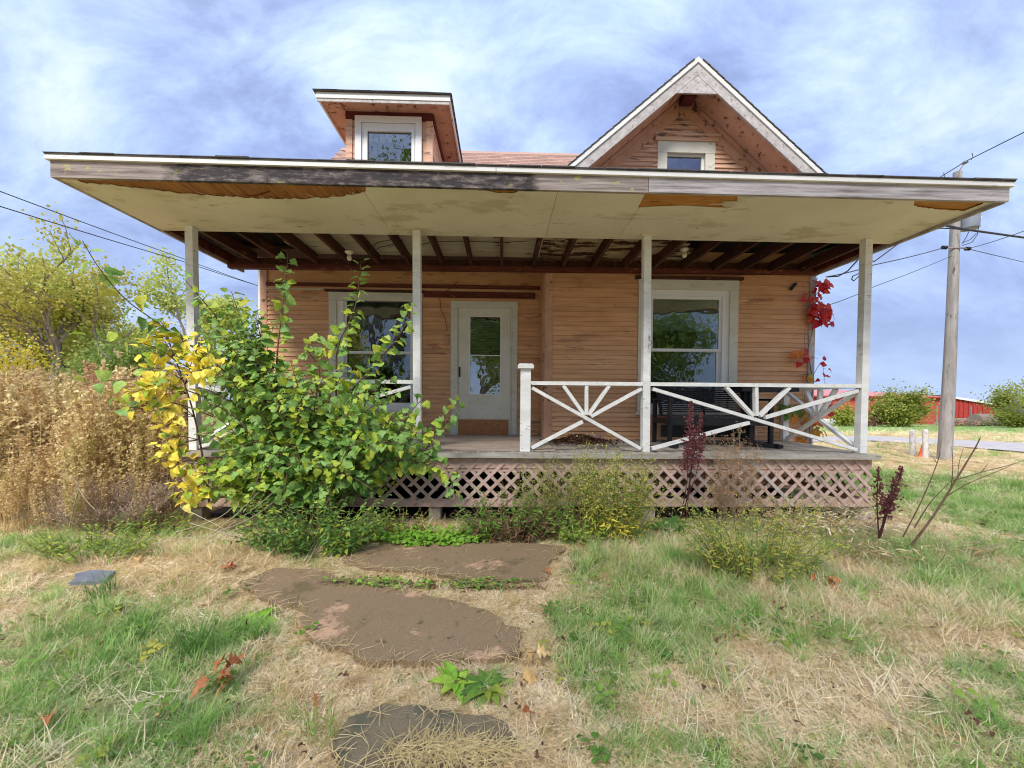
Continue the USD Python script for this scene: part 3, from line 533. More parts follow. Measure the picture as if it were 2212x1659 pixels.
for sx in np.linspace(pr[0] + .02, pr[2] - .02, 3):
    for sz in (pr[1] + .006, pr[3] - .006): part(door, 'screw', MB().box((sx - .004, YD - .0245, sz - .004), (sx + .004, YD - .0222, sz + .004)), M['black_plain'])
kz = AZ(906, YD, 1045)
part(door, 'kick_board', MB().box((door_x0 + .008, YD - .030, zb + .004), (door_x1 - .03, YD - .016, kz)), M['osb'], label='unpainted chipboard kick panel')
hz0, hz1 = AZ(812, YD, 995), AZ(795, YD, 995)
part(door, 'handle', MB().box((door_x0 + .012, YD - .045, hz0), (door_x0 + .030, YD - .0145, hz1)).box((door_x0 + .008, YD - .018, hz0 - .02), (door_x0 + .034, YD - .0147, hz1 + .02)), M['black_plain'])
for k in range(22):
    z = gm_z + .03 + k * (G1[3] - gm_z - .06) / 22
    part(door, 'blind_slat', MB().bar((G1[0] - .05, YD + .15, z), (G1[2] + .05, YD + .15, z), .03, .0025, (0, .35, 1)), M['blind'])
part(house, 'inner_door', MB().box((door_x0 - .05, YD + .20, zb), (door_x1 + .05, YD + .24, gm_z + .02)), M['curtain'])
part(house, 'threshold', MB().box((door_x0 - .02, YD - .05, zb - .03), (door_x1 + .02, YD + .05, zb + .008)), M['deck'])
# doorbell box and its cord
bp = A(966, 735, YD)
part(house, 'junction_box', MB().box((bp[0] - .035, YD - .05, bp[2] - .09), (bp[0] + .02, YD - .016, bp[2] + .07)).box((bp[0] - .012, YD - .058, bp[2] - .06), (bp[0] + .012, YD - .0505, bp[2] + .05)), M['brown_trim'])
part(house, 'cord', MB().tube([A(px, py, YD - .04) for px, py in [(966, 715), (962, 690), (952, 668), (950, 640), (966, 628), (988, 608)]], .006, 5), M['twig'])
part(house, 'wall_flap', MB().bar(A(1708, 626, YW - .04), A(1719, 612, YW - .04), .03, .05, (0, 1, 0)), M['black_plain'], label='torn dark flap of siding near the right corner')

# --- main roof with the ridge far behind, brown shingles
RZ = lambda y: 3.98 + (y - 6.45)                   # 45 degrees
ridge_y = 10.62; ridge_z = RZ(ridge_y)
rx0, rx1 = HX0 - .16, HX1 + .2
main = part(house, 'main_roof', MB().add([(rx0, 6.40, RZ(6.40) - .06), (rx1, 6.40, RZ(6.40) - .06), (rx1, ridge_y, ridge_z - .06), (rx0, ridge_y, ridge_z - .06), (rx0, 15.3, RZ(6.4) - .3), (rx1, 15.3, RZ(6.4) - .3),
            (rx0, 6.40, RZ(6.40) - .2), (rx1, 6.40, RZ(6.40) - .2), (rx1, ridge_y, ridge_z - .2), (rx0, ridge_y, ridge_z - .2), (rx0, 15.3, RZ(6.4) - .44), (rx1, 15.3, RZ(6.4) - .44)],
            [(0, 1, 2, 3), (3, 2, 5, 4), (6, 9, 8, 7), (9, 10, 11, 8), (0, 6, 7, 1), (0, 3, 9, 6), (3, 4, 10, 9), (1, 7, 8, 2), (2, 8, 11, 5), (4, 5, 11, 10)]), M['shingle'])
part(house, 'gable_end_wall', MB().add([(HX0, 6.86, 4.2), (HX0, 15.2, 4.2), (HX0, ridge_y, ridge_z - .5), (HX0 + .1, 6.86, 4.2), (HX0 + .1, 15.2, 4.2), (HX0 + .1, ridge_y, ridge_z - .5)], [(0, 2, 1), (3, 4, 5), (0, 3, 5), (0, 5, 2), (1, 2, 5), (1, 5, 4), (0, 1, 4), (0, 4, 3)]), M['siding_worn'])
part(house, 'gable_end_wall', MB().add([(HX1, 6.86, 4.2), (HX1, 15.2, 4.2), (HX1, ridge_y, ridge_z - .5), (HX1 - .1, 6.86, 4.2), (HX1 - .1, 15.2, 4.2), (HX1 - .1, ridge_y, ridge_z - .5)], [(0, 1, 2), (3, 5, 4), (0, 5, 3), (0, 2, 5), (1, 5, 2), (1, 4, 5), (0, 4, 1), (0, 3, 4)]), M['siding_worn'])
expo = .135; c45 = math.sqrt(.5); r_ = np.random.default_rng(5); nsh = 0
def shingle(parent, p, dx, e1, e2, w, L, th, mat):
    """one tab: p lower left corner, e1 along the eave, e2 up the slope"""
    n = np.cross(e1, e2); v = []
    for a, b in ((0, 0), (w, 0), (w, L), (0, L)):
        v.append(p + e1 * a + e2 * b + n * (.010 if b == 0 else .002)); 
    for a, b in ((0, 0), (w, 0), (w, L), (0, L)):
        v.append(p + e1 * a + e2 * b - n * .003)
    part(parent, 'shingle', MB().add(v, [(0, 1, 2, 3), (0, 4, 5, 1), (1, 5, 6, 2), (3, 7, 4, 0)]), mat)
E1, E2 = np.array([1, 0, 0.0]), np.array([0, c45, c45])
for row in range(11):
    s = (ridge_y - 6.40) / c45 - (row + 1) * expo
    x = rx0 + (row % 3) * .11
    p0 = np.array([0, 6.40, RZ(6.40) - .055]) + E2 * s
    while x < 1.6:
        w = .30; 
        if not (-2.9 < x < -1.3): shingle(main, p0 + E1 * x, 0, E1, E2, w - .008, expo + .02, .01, M['shingle'])
        x += w
part(main, 'ridge_cap', MB().add([(rx0, ridge_y - .13, ridge_z - .17), (rx1, ridge_y - .13, ridge_z - .17), (rx1, ridge_y, ridge_z - .03), (rx0, ridge_y, ridge_z - .03), (rx0, ridge_y + .13, ridge_z - .17), (rx1, ridge_y + .13, ridge_z - .17)], [(0, 1, 2, 3), (3, 2, 5, 4)]), M['shingle'])

# --- wing gable
YR = 5.77
apex = A(1508, 122, YR); ax, az = apex[0], apex[2]
SL = .86                                            # rise over run
half = 2.42
eave_z = az - half * SL
gab_y1 = 10.4
def slope_pts(x): return az - abs(x - ax) * SL
gable_poly = Polygon([(WX0, wing_top + .36), (HX1, wing_top + .36), (HX1, slope_pts(HX1) - .24), (ax, az - .24), (WX0, slope_pts(WX0) - .24)])
gwall = part(house, 'gable_wall', MB().ext(gable_poly.difference(bx((GW[0] + .05, GW[1], GW[2] - .05, GW[3] - .05))), YW + .003, YW + .12), M['siding_worn'])
fz = .24                                            # drop of the sloping frieze boards below the roof line
inner = Polygon([(ax - 1.9, az - fz - .24 - 1.9 * SL), (ax, az - fz - .24), (ax + 1.9, az - fz - .24 - 1.9 * SL)])
cap_z = AZ(295, YW, 1480)
region = inner.intersection(sbox(-9, 4.6, 9, 9)).difference(unary_union([bx(GW, .004), sbox(GW[0] - .07, GW[3] - .002, GW[2] + .07, cap_z)]))
boards(gwall, region, YW, 4.62, .0735, [M['gable_siding']], proud=(.026, .004), seed=4)
for sgn in (-1, 1):
    fr = Polygon([(ax, az - .24), (ax + sgn * 2.1, az - .24 - 2.1 * SL), (ax + sgn * 2.1, az - .24 - fz - 2.1 * SL), (ax, az - .24 - fz)])
    part(house, 'gable_frieze', MB().ext(fr, YW - .03, YW + .002), M['brown_trim'])
    md = Polygon([(ax, az - .245), (ax + sgn * 2.1, az - .245 - 2.1 * SL), (ax + sgn * 2.1, az - .315 - 2.1 * SL), (ax, az - .315)])
    part(house, 'crown_moulding', MB().ext(md, YW - .075, YW - .031), M['soffit_brown'])
    # soffit under the overhang, rake board and its white drip edge, roof slope
    def plane(d0, d1, y0, y1, x1=half + .0):
        """a slab following the slope between depths d0 and d1 below the roof line"""
        return MB().ext(Polygon([(ax, az - d0), (ax + sgn * x1, az - d0 - x1 * SL), (ax + sgn * x1, az - d1 - x1 * SL), (ax, az - d1)]), y0, y1)
    part(house, 'gable_soffit', plane(.215, .235, YR + .03, YW - .004), M['soffit_brown'])
    part(house, 'rake_board', plane(.085, .265, YR, YR + .028), M['rake'])
    part(house, 'rake_drip_edge', plane(.012, .088, YR - .018, YR + .012), M['drip'])
    rs = part(house, 'gable_roof', plane(.010, .205, YR + .03, gab_y1), M['shingle'])
    # edge of the shingles along the rake: small tabs proud of the drip edge
    cs = 1 / math.hypot(1, SL); e2 = np.array([-sgn * cs, 0, SL * cs]); Ls = half / cs
    for i in range(int(Ls / .14)):
        s0 = .02 + i * .14
        for yy, yw in ((YR - .03, .30),):
            p = np.array([ax + sgn * half, yy, az - half * SL]) + e2 * s0
            nrm = np.array([sgn * SL * cs, 0, cs])
            v = [p + nrm * .012, p + np.array([0, yw, 0]) + nrm * .012, p + np.array([0, yw, 0]) + e2 * .15 + nrm * .004, p + e2 * .15 + nrm * .004]
            v += [q_ - nrm * .012 for q_ in v]
            part(rs, 'shingle', MB().add(v, [(0, 1, 2, 3), (4, 7, 6, 5), (0, 4, 5, 1), (1, 5, 6, 2), (2, 6, 7, 3), (3, 7, 4, 0)]), M['shingle_dark'])
# the little flat block closing the peak and the lookout end behind it
part(house, 'peak_block', MB().ext(Polygon([(ax - .30, az - .265 - .26), (ax + .30, az - .265 - .26), (ax + .0, az - .255)]), YR + .004, YR + .03), M['rake'])
part(house, 'lookout_end', MB().box((ax - .09, YR + .2, az - .42), (ax + .09, YW - .08, az - .24)), M['dark_soffit'])
gwh = rect(1440, 336, 1516, 430, YW)
window(house, GW, YW, .15, (gwh[0], GW[1] - .05, gwh[2], gwh[3]), None, M['trim_white'], glass='glass_sky', sill=False)
part(house, 'window_cap', MB().box((GW[0] - .06, YW - .085, cap_z - .035), (GW[2] + .06, YW - .002, cap_z)).box((GW[0] - .045, YW - .06, GW[3] + .003), (GW[2] + .045, YW - .002, cap_z - .035)), M['gable_siding'])
part(house, 'curtain', MB().box((GW[0] + .1, YW + .20, GW[1]), (GW[2] - .1, YW + .21, GW[3])), M['curtain'])

# --- dormer
YDM, YDF = 7.0, 6.62
dm = holder(house, 'dormer', 'small hipped dormer over the porch')
dx0, dx1 = AX(749, YDM, 300), AX(934, YDM, 300); dz1 = A(840, 245, YDM)[2]; dz0 = RZ(YDM) - .2
DW = rect(768.5, 254.5, 911.7, 372, YDM)
part(dm, 'front_wall', MB().ext(sbox(dx0, dz0, dx1, dz1).difference(bx((DW[0] + .06, DW[1] - .02, DW[2] - .06, DW[3] - .06))), YDM, YDM + .1), M['gable_siding'])
part(dm, 'side_wall', MB().add([(dx1 - .1, YDM + .1, dz0), (dx1, YDM + .1, dz0), (dx1, YDM + .1, dz1), (dx1 - .1, YDM + .1, dz1), (dx1 - .1, YDM + 2.3, dz1), (dx1, YDM + 2.3, dz1)], [(0, 1, 2), (0, 2, 3), (1, 5, 2), (0, 3, 4), (3, 2, 5), (3, 5, 4), (0, 4, 5), (0, 5, 1)]), M['gable_siding'])
part(dm, 'side_wall', MB().add([(dx0, YDM + .1, dz0), (dx0 + .1, YDM + .1, dz0), (dx0 + .1, YDM + .1, dz1), (dx0, YDM + .1, dz1), (dx0, YDM + 2.3, dz1), (dx0 + .1, YDM + 2.3, dz1)], [(0, 1, 2), (0, 2, 3), (1, 5, 2), (0, 3, 4), (3, 2, 5), (3, 5, 4), (0, 4, 5), (0, 5, 1)]), M['gable_siding'])
part(dm, 'corner_board', MB().box((dx0 - .01, YDM - .022, dz0), (dx0 + .10, YDM - .001, dz1 - .13)), M['gable_siding'])
part(dm, 'corner_board', MB().box((dx1 - .10, YDM - .022, dz0), (dx1 + .01, YDM - .001, dz1 - .13)), M['gable_siding'])
part(dm, 'frieze', MB().box((dx0 - .012, YDM - .03, dz1 - .128), (dx1 + .012, YDM - .001, dz1 - .001)), M['dark_soffit'])
part(dm, 'frieze', MB().box((dx1 + .002, YDM + .002, dz1 - .12), (dx1 + .024, YDM + 2.2, dz1 - .001)), M['dark_soffit'])
fx0, fx1 = AX(682, YDF, 208), AX(972, YDF, 208); fz0, fz1 = A(827, 214, YDF)[2], A(827, 202, YDF)[2]
fyb = YDM + 2.3
part(dm, 'soffit', MB().exth(sbox(fx0 + .02, YDF + .02, fx1 - .02, fyb), dz1, dz1 + .025), M['soffit_brown'])
part(dm, 'fascia', MB().box((fx0, YDF, fz0), (fx1, YDF + .025, fz1)), M['drip'])
part(dm, 'fascia', MB().box((fx1 - .025, YDF + .026, fz0), (fx1, fyb, fz1)), M['drip'])
part(dm, 'fascia', MB().box((fx0, YDF + .026, fz0), (fx0 + .025, fyb, fz1)), M['drip'])
part(dm, 'lower_fascia', MB().box((fx0 + .012, YDF + .012, fz0 - .05), (fx1 - .012, YDF + .03, fz0 - .001)), M['rake'])
pk = ((fx0 + fx1) / 2, YDF + 1.13, fz1 + .90)
o = .035
part(dm, 'hip_roof', MB().add([(fx0 - o, YDF - o, fz1 + .004), (fx1 + o, YDF - o, fz1 + .004), (fx1 + o, fyb, fz1 + .004), (fx0 - o, fyb, fz1 + .004), pk, (pk[0], fyb, pk[2])], [(0, 1, 4), (1, 2, 5), (1, 5, 4), (0, 4, 5), (0, 5, 3), (0, 3, 2), (0, 2, 1), (2, 3, 5)]), M['shingle_dark'])
for row in range(11):                                        # courses of tabs on the front hip
    t0, t1 = row / 11, (row + 1) / 11
    a0, a1 = np.array([fx0 - o, YDF - o, fz1 + .004]), np.array([fx1 + o, YDF - o, fz1 + .004]); P = np.array(pk)
    l0, r0, l1, r1 = a0 + (P - a0) * t0, a1 + (P - a1) * t0, a0 + (P - a0) * t1, a1 + (P - a1) * t1
    nn = unit(np.cross(a1 - a0, P - a0)); cnt = max(1, int(np.linalg.norm(r0 - l0) / .25))
    for i in range(cnt):
        u0, u1 = i / cnt, (i + .97) / cnt; lift = .010 + .006 * r_.random()
        v = [l0 + (r0 - l0) * u0 + nn * lift, l0 + (r0 - l0) * u1 + nn * lift, l1 + (r1 - l1) * u1 + nn * .002, l1 + (r1 - l1) * u0 + nn * .002, l0 + (r0 - l0) * u0 - nn * .006, l0 + (r0 - l0) * u1 - nn * .006]
        part(dm, 'shingle', MB().add(v, [(0, 1, 2, 3), (0, 4, 5, 1)]), M['shingle_dark'])
gd = rect(794, 285, 890, 372, YDM)
x0, z0, x1, z1 = DW; cw = .105; gx0_, gz0_, gx1_, gz1_ = gd[0], DW[1], gd[2], gd[3]
part(dm, 'window_casing', MB().ext(bx(DW).difference(sbox(x0 + cw, z0 - .1, x1 - cw, z1 - cw)), YDM - .045, YDM - .0225), M['vinyl'])
part(dm, 'window_frame', MB().ext(sbox(x0 + cw, z0, x1 - cw, z1 - cw).difference(sbox(gx0_, z0, gx1_, gz1_)), YDM - .015, YDM + .05), M['vinyl'])
part(dm, 'window_sash', MB().ext(sbox(gx0_ - .045, z0, gx1_ + .045, gz1_ + .045).difference(sbox(gx0_ + .004, z0, gx1_ - .004, gz1_ - .004)), YDM - .028, YDM - .0155), M['vinyl'])
part(dm, 'pane', MB().box((gx0_, YDM + .012, z0), (gx1_, YDM + .016, gz1_)), M['glass_sky'])
part(dm, 'room_back', MB().box((dx0 + .12, YDM + 1.2, dz0), (dx1 - .12, YDM + 1.25, dz1)), M['shadow_gap'])
# ================================================================== THE PORCH
porch = thing('front_porch', 'sagging white porch with flat roof, cross-braced railing and lattice skirt', 'porch', (0, YP, 0))
PX0, PX1 = -3.80, 4.60
# --- deck: floor boards run from the house to the front edge
x = PX0; r_ = np.random.default_rng(21)
dk = holder(porch, 'deck')
while x < PX1 - .03:
    w = min(.083, PX1 - x); y1 = YW - .005 if x + w > WX0 - .01 else YD - .03
    d = r_.normal(0, .0015); y0 = 4.735 + r_.normal(0, .003)
    v = [(x + .0012, y0, zdeck(y0) - .03), (x + w - .0012, y0, zdeck(y0) - .03), (x + w - .0012, y1, zdeck(y1) - .03), (x + .0012, y1, zdeck(y1) - .03)]
    v += [(a, b, c + .03 + d) for a, b, c in v]
    part(dk, 'plank', MB().add(v, [(0, 3, 2, 1), (4, 5, 6, 7), (0, 1, 5, 4), (1, 2, 6, 5), (2, 3, 7, 6), (3, 0, 4, 7)]), M['deck'])
    x += w
def sheet(x0, x1, y0, y1, t0, t1):
    v = [(x0, y0, zdeck(y0) + t0), (x1, y0, zdeck(y0) + t0), (x1, y1, zdeck(y1) + t0), (x0, y1, zdeck(y1) + t0)]; v += [(a, b, c + t1 - t0) for a, b, c in v]
    return MB().add(v, [(0, 3, 2, 1), (4, 5, 6, 7), (0, 1, 5, 4), (1, 2, 6, 5), (2, 3, 7, 6), (3, 0, 4, 7)])
part(porch, 'plywood_sheet', sheet(-1.75, .66, 4.82, 6.5, .005, .019), M['deck_ply'], label='delaminated plywood patch before the door')
part(porch, 'edge_board', MB().box((PX0 - .02, 4.685, .800), (.26, 4.733, .858)), M['deck_edge'])
part(porch, 'edge_board', MB().box((.263, 4.685, .798), (PX1 + .05, 4.733, .856)), M['deck_edge'])
part(porch, 'rim_board', MB().box((PX0, 4.78, .62), (PX1, 4.83, .828)), M['skirt'])
part(porch, 'rim_board', MB().box((PX1 - .05, 4.831, .62), (PX1 - .002, YW - .01, .828)), M['skirt'])
part(porch, 'rim_board', MB().box((PX0 + .002, 4.831, .62), (PX0 + .05, YD - .01, .828)), M['skirt'])
for xx in np.arange(PX0 + .4, PX1, .8): part(porch, 'joist', MB().box((xx, 4.84, .64), (xx + .045, YW - .01, .825)), M['rafter'])
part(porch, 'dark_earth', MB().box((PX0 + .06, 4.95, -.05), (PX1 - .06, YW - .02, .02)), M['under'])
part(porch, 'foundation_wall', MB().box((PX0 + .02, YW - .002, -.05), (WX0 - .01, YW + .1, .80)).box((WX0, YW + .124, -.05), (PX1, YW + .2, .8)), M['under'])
# --- lattice skirt: two layers of slats in frames, the left panel leaning the other way from the right one
YL = 4.765; LZ0, LZ1 = .205, .797
lt = holder(porch, 'lattice')
sk_top, sk_bot = sbox(PX0, .66, PX1, LZ1), sbox(PX0, .185, PX1, .285)
part(porch, 'skirt_board', MB().box((PX0, YL, .665), (PX1, YL + .014, .797)), M['skirt'])
part(porch, 'skirt_board', MB().box((PX0, YL, .190), (.30, YL + .014, .290)), M['skirt'])
part(porch, 'skirt_board', MB().box((.304, YL, .195), (PX1, YL + .014, .295)), M['skirt'])
def slats(x0, x1, front_right, seed):
    r = np.random.default_rng(seed); frame = sbox(x0, LZ0 + .0, x1, LZ1); st = .168; w = .040
    for layer, sg in ((0, 1 if front_right else -1), (1, -1 if front_right else 1)):
        k0 = x0 - (LZ1 - LZ0) if sg > 0 else x0
        xx = k0 + r.uniform(0, .05)
        while xx < x1 + (0 if sg > 0 else LZ1 - LZ0):
            dx = (LZ1 - LZ0)
            c0, c1 = (xx, LZ0), (xx + sg * dx, LZ1)
            hw = w / math.sqrt(2) + r.normal(0, .0006)
            pl = Polygon([(c0[0] - hw, c0[1]), (c0[0] + hw, c0[1]), (c1[0] + hw, c1[1]), (c1[0] - hw, c1[1])]).intersection(frame)
            if r.random() < .04: pl = pl.intersection(sbox(x0, LZ0 + r.uniform(.1, .3), x1, LZ1))
            y = YL - .0075 - (.0065 if layer == 0 else 0) + r.normal(0, .0004)
            if pl.area > .0008: part(lt, 'slat', MB().ext(pl, y, y + .006), M['lattice'] if r.random() > .03 else M['lattice_white'])
            xx += st
slats(PX0, AX(1122, YL, 1040), True, 1)
slats(AX(1128, YL, 1040), PX1, False, 2)
# the right side of the skirt
part(porch, 'side_lattice', MB().box((PX1 - .001, 4.84, .66), (PX1 + .014, YW, .797)).box((PX1 - .001, 4.84, .19), (PX1 + .014, YW, .29)), M['skirt'])
for sg in (1, -1):
    yy = 4.3
    while yy < 6.8:
        pl = Polygon([(yy - .028, LZ0), (yy + .028, LZ0), (yy + .028 + sg * .59, LZ1), (yy - .028 + sg * .59, LZ1)]).intersection(sbox(4.85, LZ0, YW - .02, LZ1))
        if pl.area > .001:
            mm = MB().ext(pl, 0, .006); o_ = PX1 + (.0155 if sg > 0 else .0225)
            v = mm.v(); part(lt, 'slat', MB().add(np.stack([o_ + .006 - v[:, 1], v[:, 0], v[:, 2]], 1), mm.f()[:, ::-1]), M['lattice'])
        yy += .168
for px, w in ((940, .14), (1398, .16), (1862, .14), (430, .14)):
    xx = AX(px, 4.85, 1110); part(porch, 'pier_block', MB().box((xx - w / 2, 4.80, -.05), (xx + w / 2, 4.96, .186)), M['block'])

# --- posts
PZ0, PZ1 = zdeck(YP), ZS - .004
posts = []
for (tx, bxp) in (((398.6), (408)), ((891), (892.5)), ((1392), (1388.5)), ((1871.3), (1858))):
    xt, xb = A(tx, 500, YP)[0], A(bxp, 970, YP)[0]
    v = []
    for z, x in ((PZ0 + .001, xb), (PZ1, xt)):
        v += [(x, YP, z), (x + .089, YP, z), (x + .089, YP + .089, z), (x, YP + .089, z)]
    p_ = part(porch, 'post', MB().add(v, [(0, 3, 2, 1), (4, 5, 6, 7), (0, 1, 5, 4), (1, 2, 6, 5), (2, 3, 7, 6), (3, 0, 4, 7)]), M['white_wood'])
    posts.append((p_, xb, xt))
def post_x(i, z): _, b, t = posts[i]; return b + (t - b) * (z - PZ0) / (PZ1 - PZ0)
xt = posts[2][2]; part(porch, 'post_cap', MB().box((xt - .035, YP - .03, PZ1 - .018), (xt + .125, YP + .10, PZ1 - .001)), M['soffit_white'])
hk = A(1402, 735, YP - .02)
part(porch, 'hook', MB().tube([(hk[0] + .02, hk[1] + .02, hk[2] + .04), (hk[0] - .01, hk[1] - .03, hk[2] + .045), (hk[0] - .02, hk[1] - .04, hk[2]), (hk[0] + .015, hk[1] - .045, hk[2] - .02), (hk[0] + .02, hk[1] - .03, hk[2] - .045), (hk[0] - .02, hk[1] - .03, hk[2] - .07), (hk[0] - .015, hk[1] - .02, hk[2] - .11)], .006, 5), M['bark'])
# newel post beside the open bay
nx0, nx1 = AX(1124, YP, 900), AX(1146, YP, 900); nz1 = AZ(796, YP, 1135)
part(porch, 'newel_post', MB().box((nx0, YP, PZ0 + .001), (nx1, YP + .10, nz1)), M['white_wood'])
part(porch, 'newel_cap', MB().box((nx0 - .035, YP - .035, nz1 + .001), (nx1 + .035, YP + .135, nz1 + .045)).box((nx0 - .02, YP - .02, nz1 + .0455), (nx1 + .02, YP + .12, nz1 + .06)), M['white_wood'])
# --- railing: top rail, two long diagonals, three spokes rising from the crossing
def railing(a, b, zt, zb, cross, spokes, out, hint=None, mat='rail_white'):
    """a, b plan ends of the bay; cross fraction along; spokes fractions at the rail; out = unit vector towards the street"""
    a, b, out = np.array(a, float), np.array(b, float), np.array(out, float)
    h = holder(porch, 'railing'); P = lambda t, z, o=0.0: np.array([*(a * (1 - t) + b * t), z]) + np.array([*out, 0]) * o
    up3 = (out[0], out[1], 0)
    part(h, 'top_rail', MB().bar(P(0, zt, 0), P(1, zt, 0), .07, .045, (0, 0, 1)), M[mat])
    L = np.linalg.norm(b - a); zc = zb + (zt - zb) * .47
    def brace(p, q, nm, w=.040, t=.058): part(h, nm, MB().bar(p, q, w, t, up3), M[mat])
    zr = zt - .024
    brace(P(.012, zr - .035, .006), P(.988, zb + .03, .006), 'long_brace')
    for s, e in (((.988, zr - .035), (cross + .04 * 1, zc + .035)), ((cross - .035, zc - .03), (.012, zb + .03))): brace(P(s[0], s[1], .003), P(e[0], e[1], .003), 'half_brace')
    for i, sp in enumerate(spokes):
        e = cross + (sp - cross) * .10
        brace(P(sp, zr - .002, .001 * i), P(e, zc + .055, .001 * i), 'spoke')
RZT = AZ(830.5, YP, 1500); RZB = .875
def bay(i0, i1, crosspx, spokepx, x0=None, x1=None):
    a = (x0 if x0 is not None else post_x(i0, 1.3) + .090, YP + .035); b = (x1 if x1 is not None else post_x(i1, 1.3) - .001, YP + .035)
    fr = lambda px: (AX(px, YP, 880) - a[0]) / (b[0] - a[0])
    railing(a, b, RZT, RZB, fr(crosspx), [fr(s) for s in spokepx], (0, -1))
bay(None, 2, 1268, (1217, 1267, 1316), x0=nx1 + .001)
bay(2, 3, 1637, (1570, 1634.5, 1707))
bay(0, 1, 655, (600, 655, 708))
xr = post_x(3, 1.3) + .045
railing((xr, YP + .09), (xr, YW - .10), RZT, RZB + .01, .5, (.27, .48, .70), (1, 0))
part(porch, 'rail_post', MB().box((xr - .045, YW - .10, zdeck(YW) + .001), (xr + .045, YW - .03, RZT + .02)), M['rail_white'])
xl = post_x(0, 1.3) + .045
railing((xl, YP + .09), (xl, YD - .12), RZT, RZB + .02, .5, (.27, .48, .70), (-1, 0))
part(porch, 'rail_post', MB().box((xl - .04, YD - .12, zdeck(YD) + .001), (xl + .04, YD - .05, RZT + .02)), M['rail_white'])

# --- porch roof
fl, fr_ = A(108, 356, YF), A(2181, 412, YF)
RX0, RX1 = fl[0], fr_[0]
zl0, zr0 = A(108, 378, YF)[2] - .018, A(2181, 436, YF)[2]           # lower edge of the front board, left and right
zl1, zr1 = A(108, 346, YF)[2], A(2181, 405, YF)[2]
def zlow(x): return zl0 + (zr0 - zl0) * (x - RX0) / (RX1 - RX0)
def zhigh(x): return zl1 + (zr1 - zl1) * (x - RX0) / (RX1 - RX0)
seam = AX(1401, YF, 410)
def fboard(x0, x1, d0=0.0, d1=0.0): return MB().ext(Polygon([(x0, zlow(x0) + d0), (x1, zlow(x1) + d0), (x1, zhigh(x1) + d1), (x0, zhigh(x0) + d1)]), YF, YF + .035)
part(porch, 'fascia_board', fboard(RX0 + .002, seam - .003), M['fascia'], label='long front board, its middle black with mould')
part(porch, 'fascia_board', fboard(seam + .003, RX1 - .002, .004), M['fascia_grey'], label='front board of bare grey wood')
for xx, nm in ((RX0, 'l'), (RX1 - .035, 'r')):
    sv = [(x, y, z) for x in (xx, xx + .035) for y, z in ((YF + .036, zlow(xx)), (YW + .25, ZS - .01), (YW + .25, zhigh(xx) + .048 + (YW + .25 - YF) * .095), (YF + .036, zhigh(xx) + .048))]
    part(porch, 'side_fascia', MB().add(sv, [(0, 1, 2, 3), (4, 7, 6, 5), (0, 4, 5, 1), (1, 5, 6, 2), (2, 6, 7, 3), (3, 7, 4, 0)]), M['fascia_grey'])
edges = [RX0 - .03, AX(1072, YF, 370), AX(1895, YF, 395), RX1 + .03]
for e0, e1 in zip(edges[:-1], edges[1:]):
    part(porch, 'drip_edge', MB().ext(Polygon([(e0, zhigh(e0) + .001), (e1 - .004, zhigh(e1) + .001), (e1 - .004, zhigh(e1) + .046), (e0, zhigh(e0) + .046)]), YF - .016, YF + .0355).ext(Polygon([(e0, zhigh(e0) + .001), (e1 - .004, zhigh(e1) + .001), (e1 - .004, zhigh(e1) + .012), (e0, zhigh(e0) + .012)]), YF - .024, YF - .0165), M['drip'])
# roof surface rising gently to the house
def roofz(x, y): return zhigh(x) + .050 + (y - YF) * .095
rv = [(x, y, roofz(x, y) + d) for d in (0, .010) for x, y in ((RX0 - .034, YF - .022), (RX1 + .034, YF - .022), (RX1 + .034, 7.0), (RX0 - .034, 7.0))]
roof = part(porch, 'roof', MB().add(rv, [(0, 3, 2, 1), (4, 5, 6, 7), (0, 1, 5, 4), (1, 2, 6, 5), (2, 3, 7, 6), (3, 0, 4, 7)]), M['shingle_dark'])
x = RX0 - .038
r_ = np.random.default_rng(31)
while x < RX1 + .02:
    w = r_.uniform(.26, .34); d = r_.uniform(.0, .008); x1 = min(x + w, RX1 + .038)
    v = [(a, b, roofz(a, b) + .0105 + c) for c in (0, .005 + d) for a, b in ((x, YF - .026 - d), (x1 - .006, YF - .026 - d), (x1 - .006, YF + .2), (x, YF + .2))]
    part(roof, 'shingle', MB().add(v, [(0, 3, 2, 1), (4, 5, 6, 7), (0, 1, 5, 4), (1, 2, 6, 5), (2, 3, 7, 6), (3, 0, 4, 7)]), M['shingle_dark'])
    x = x1
def deckz(x, y): return roofz(x, y) - .002
part(porch, 'roof_sheathing', MB().add([(x, y, roofz(x, y) - d) for d in (.03, .004) for x, y in ((RX0 + .04, YF + .04), (RX1 - .04, YF + .04), (RX1 - .04, 6.98), (RX0 + .04, 6.98))], [(0, 3, 2, 1), (4, 5, 6, 7), (0, 1, 5, 4), (1, 2, 6, 5), (2, 3, 7, 6), (3, 0, 4, 7)]), M['roof_deck'])
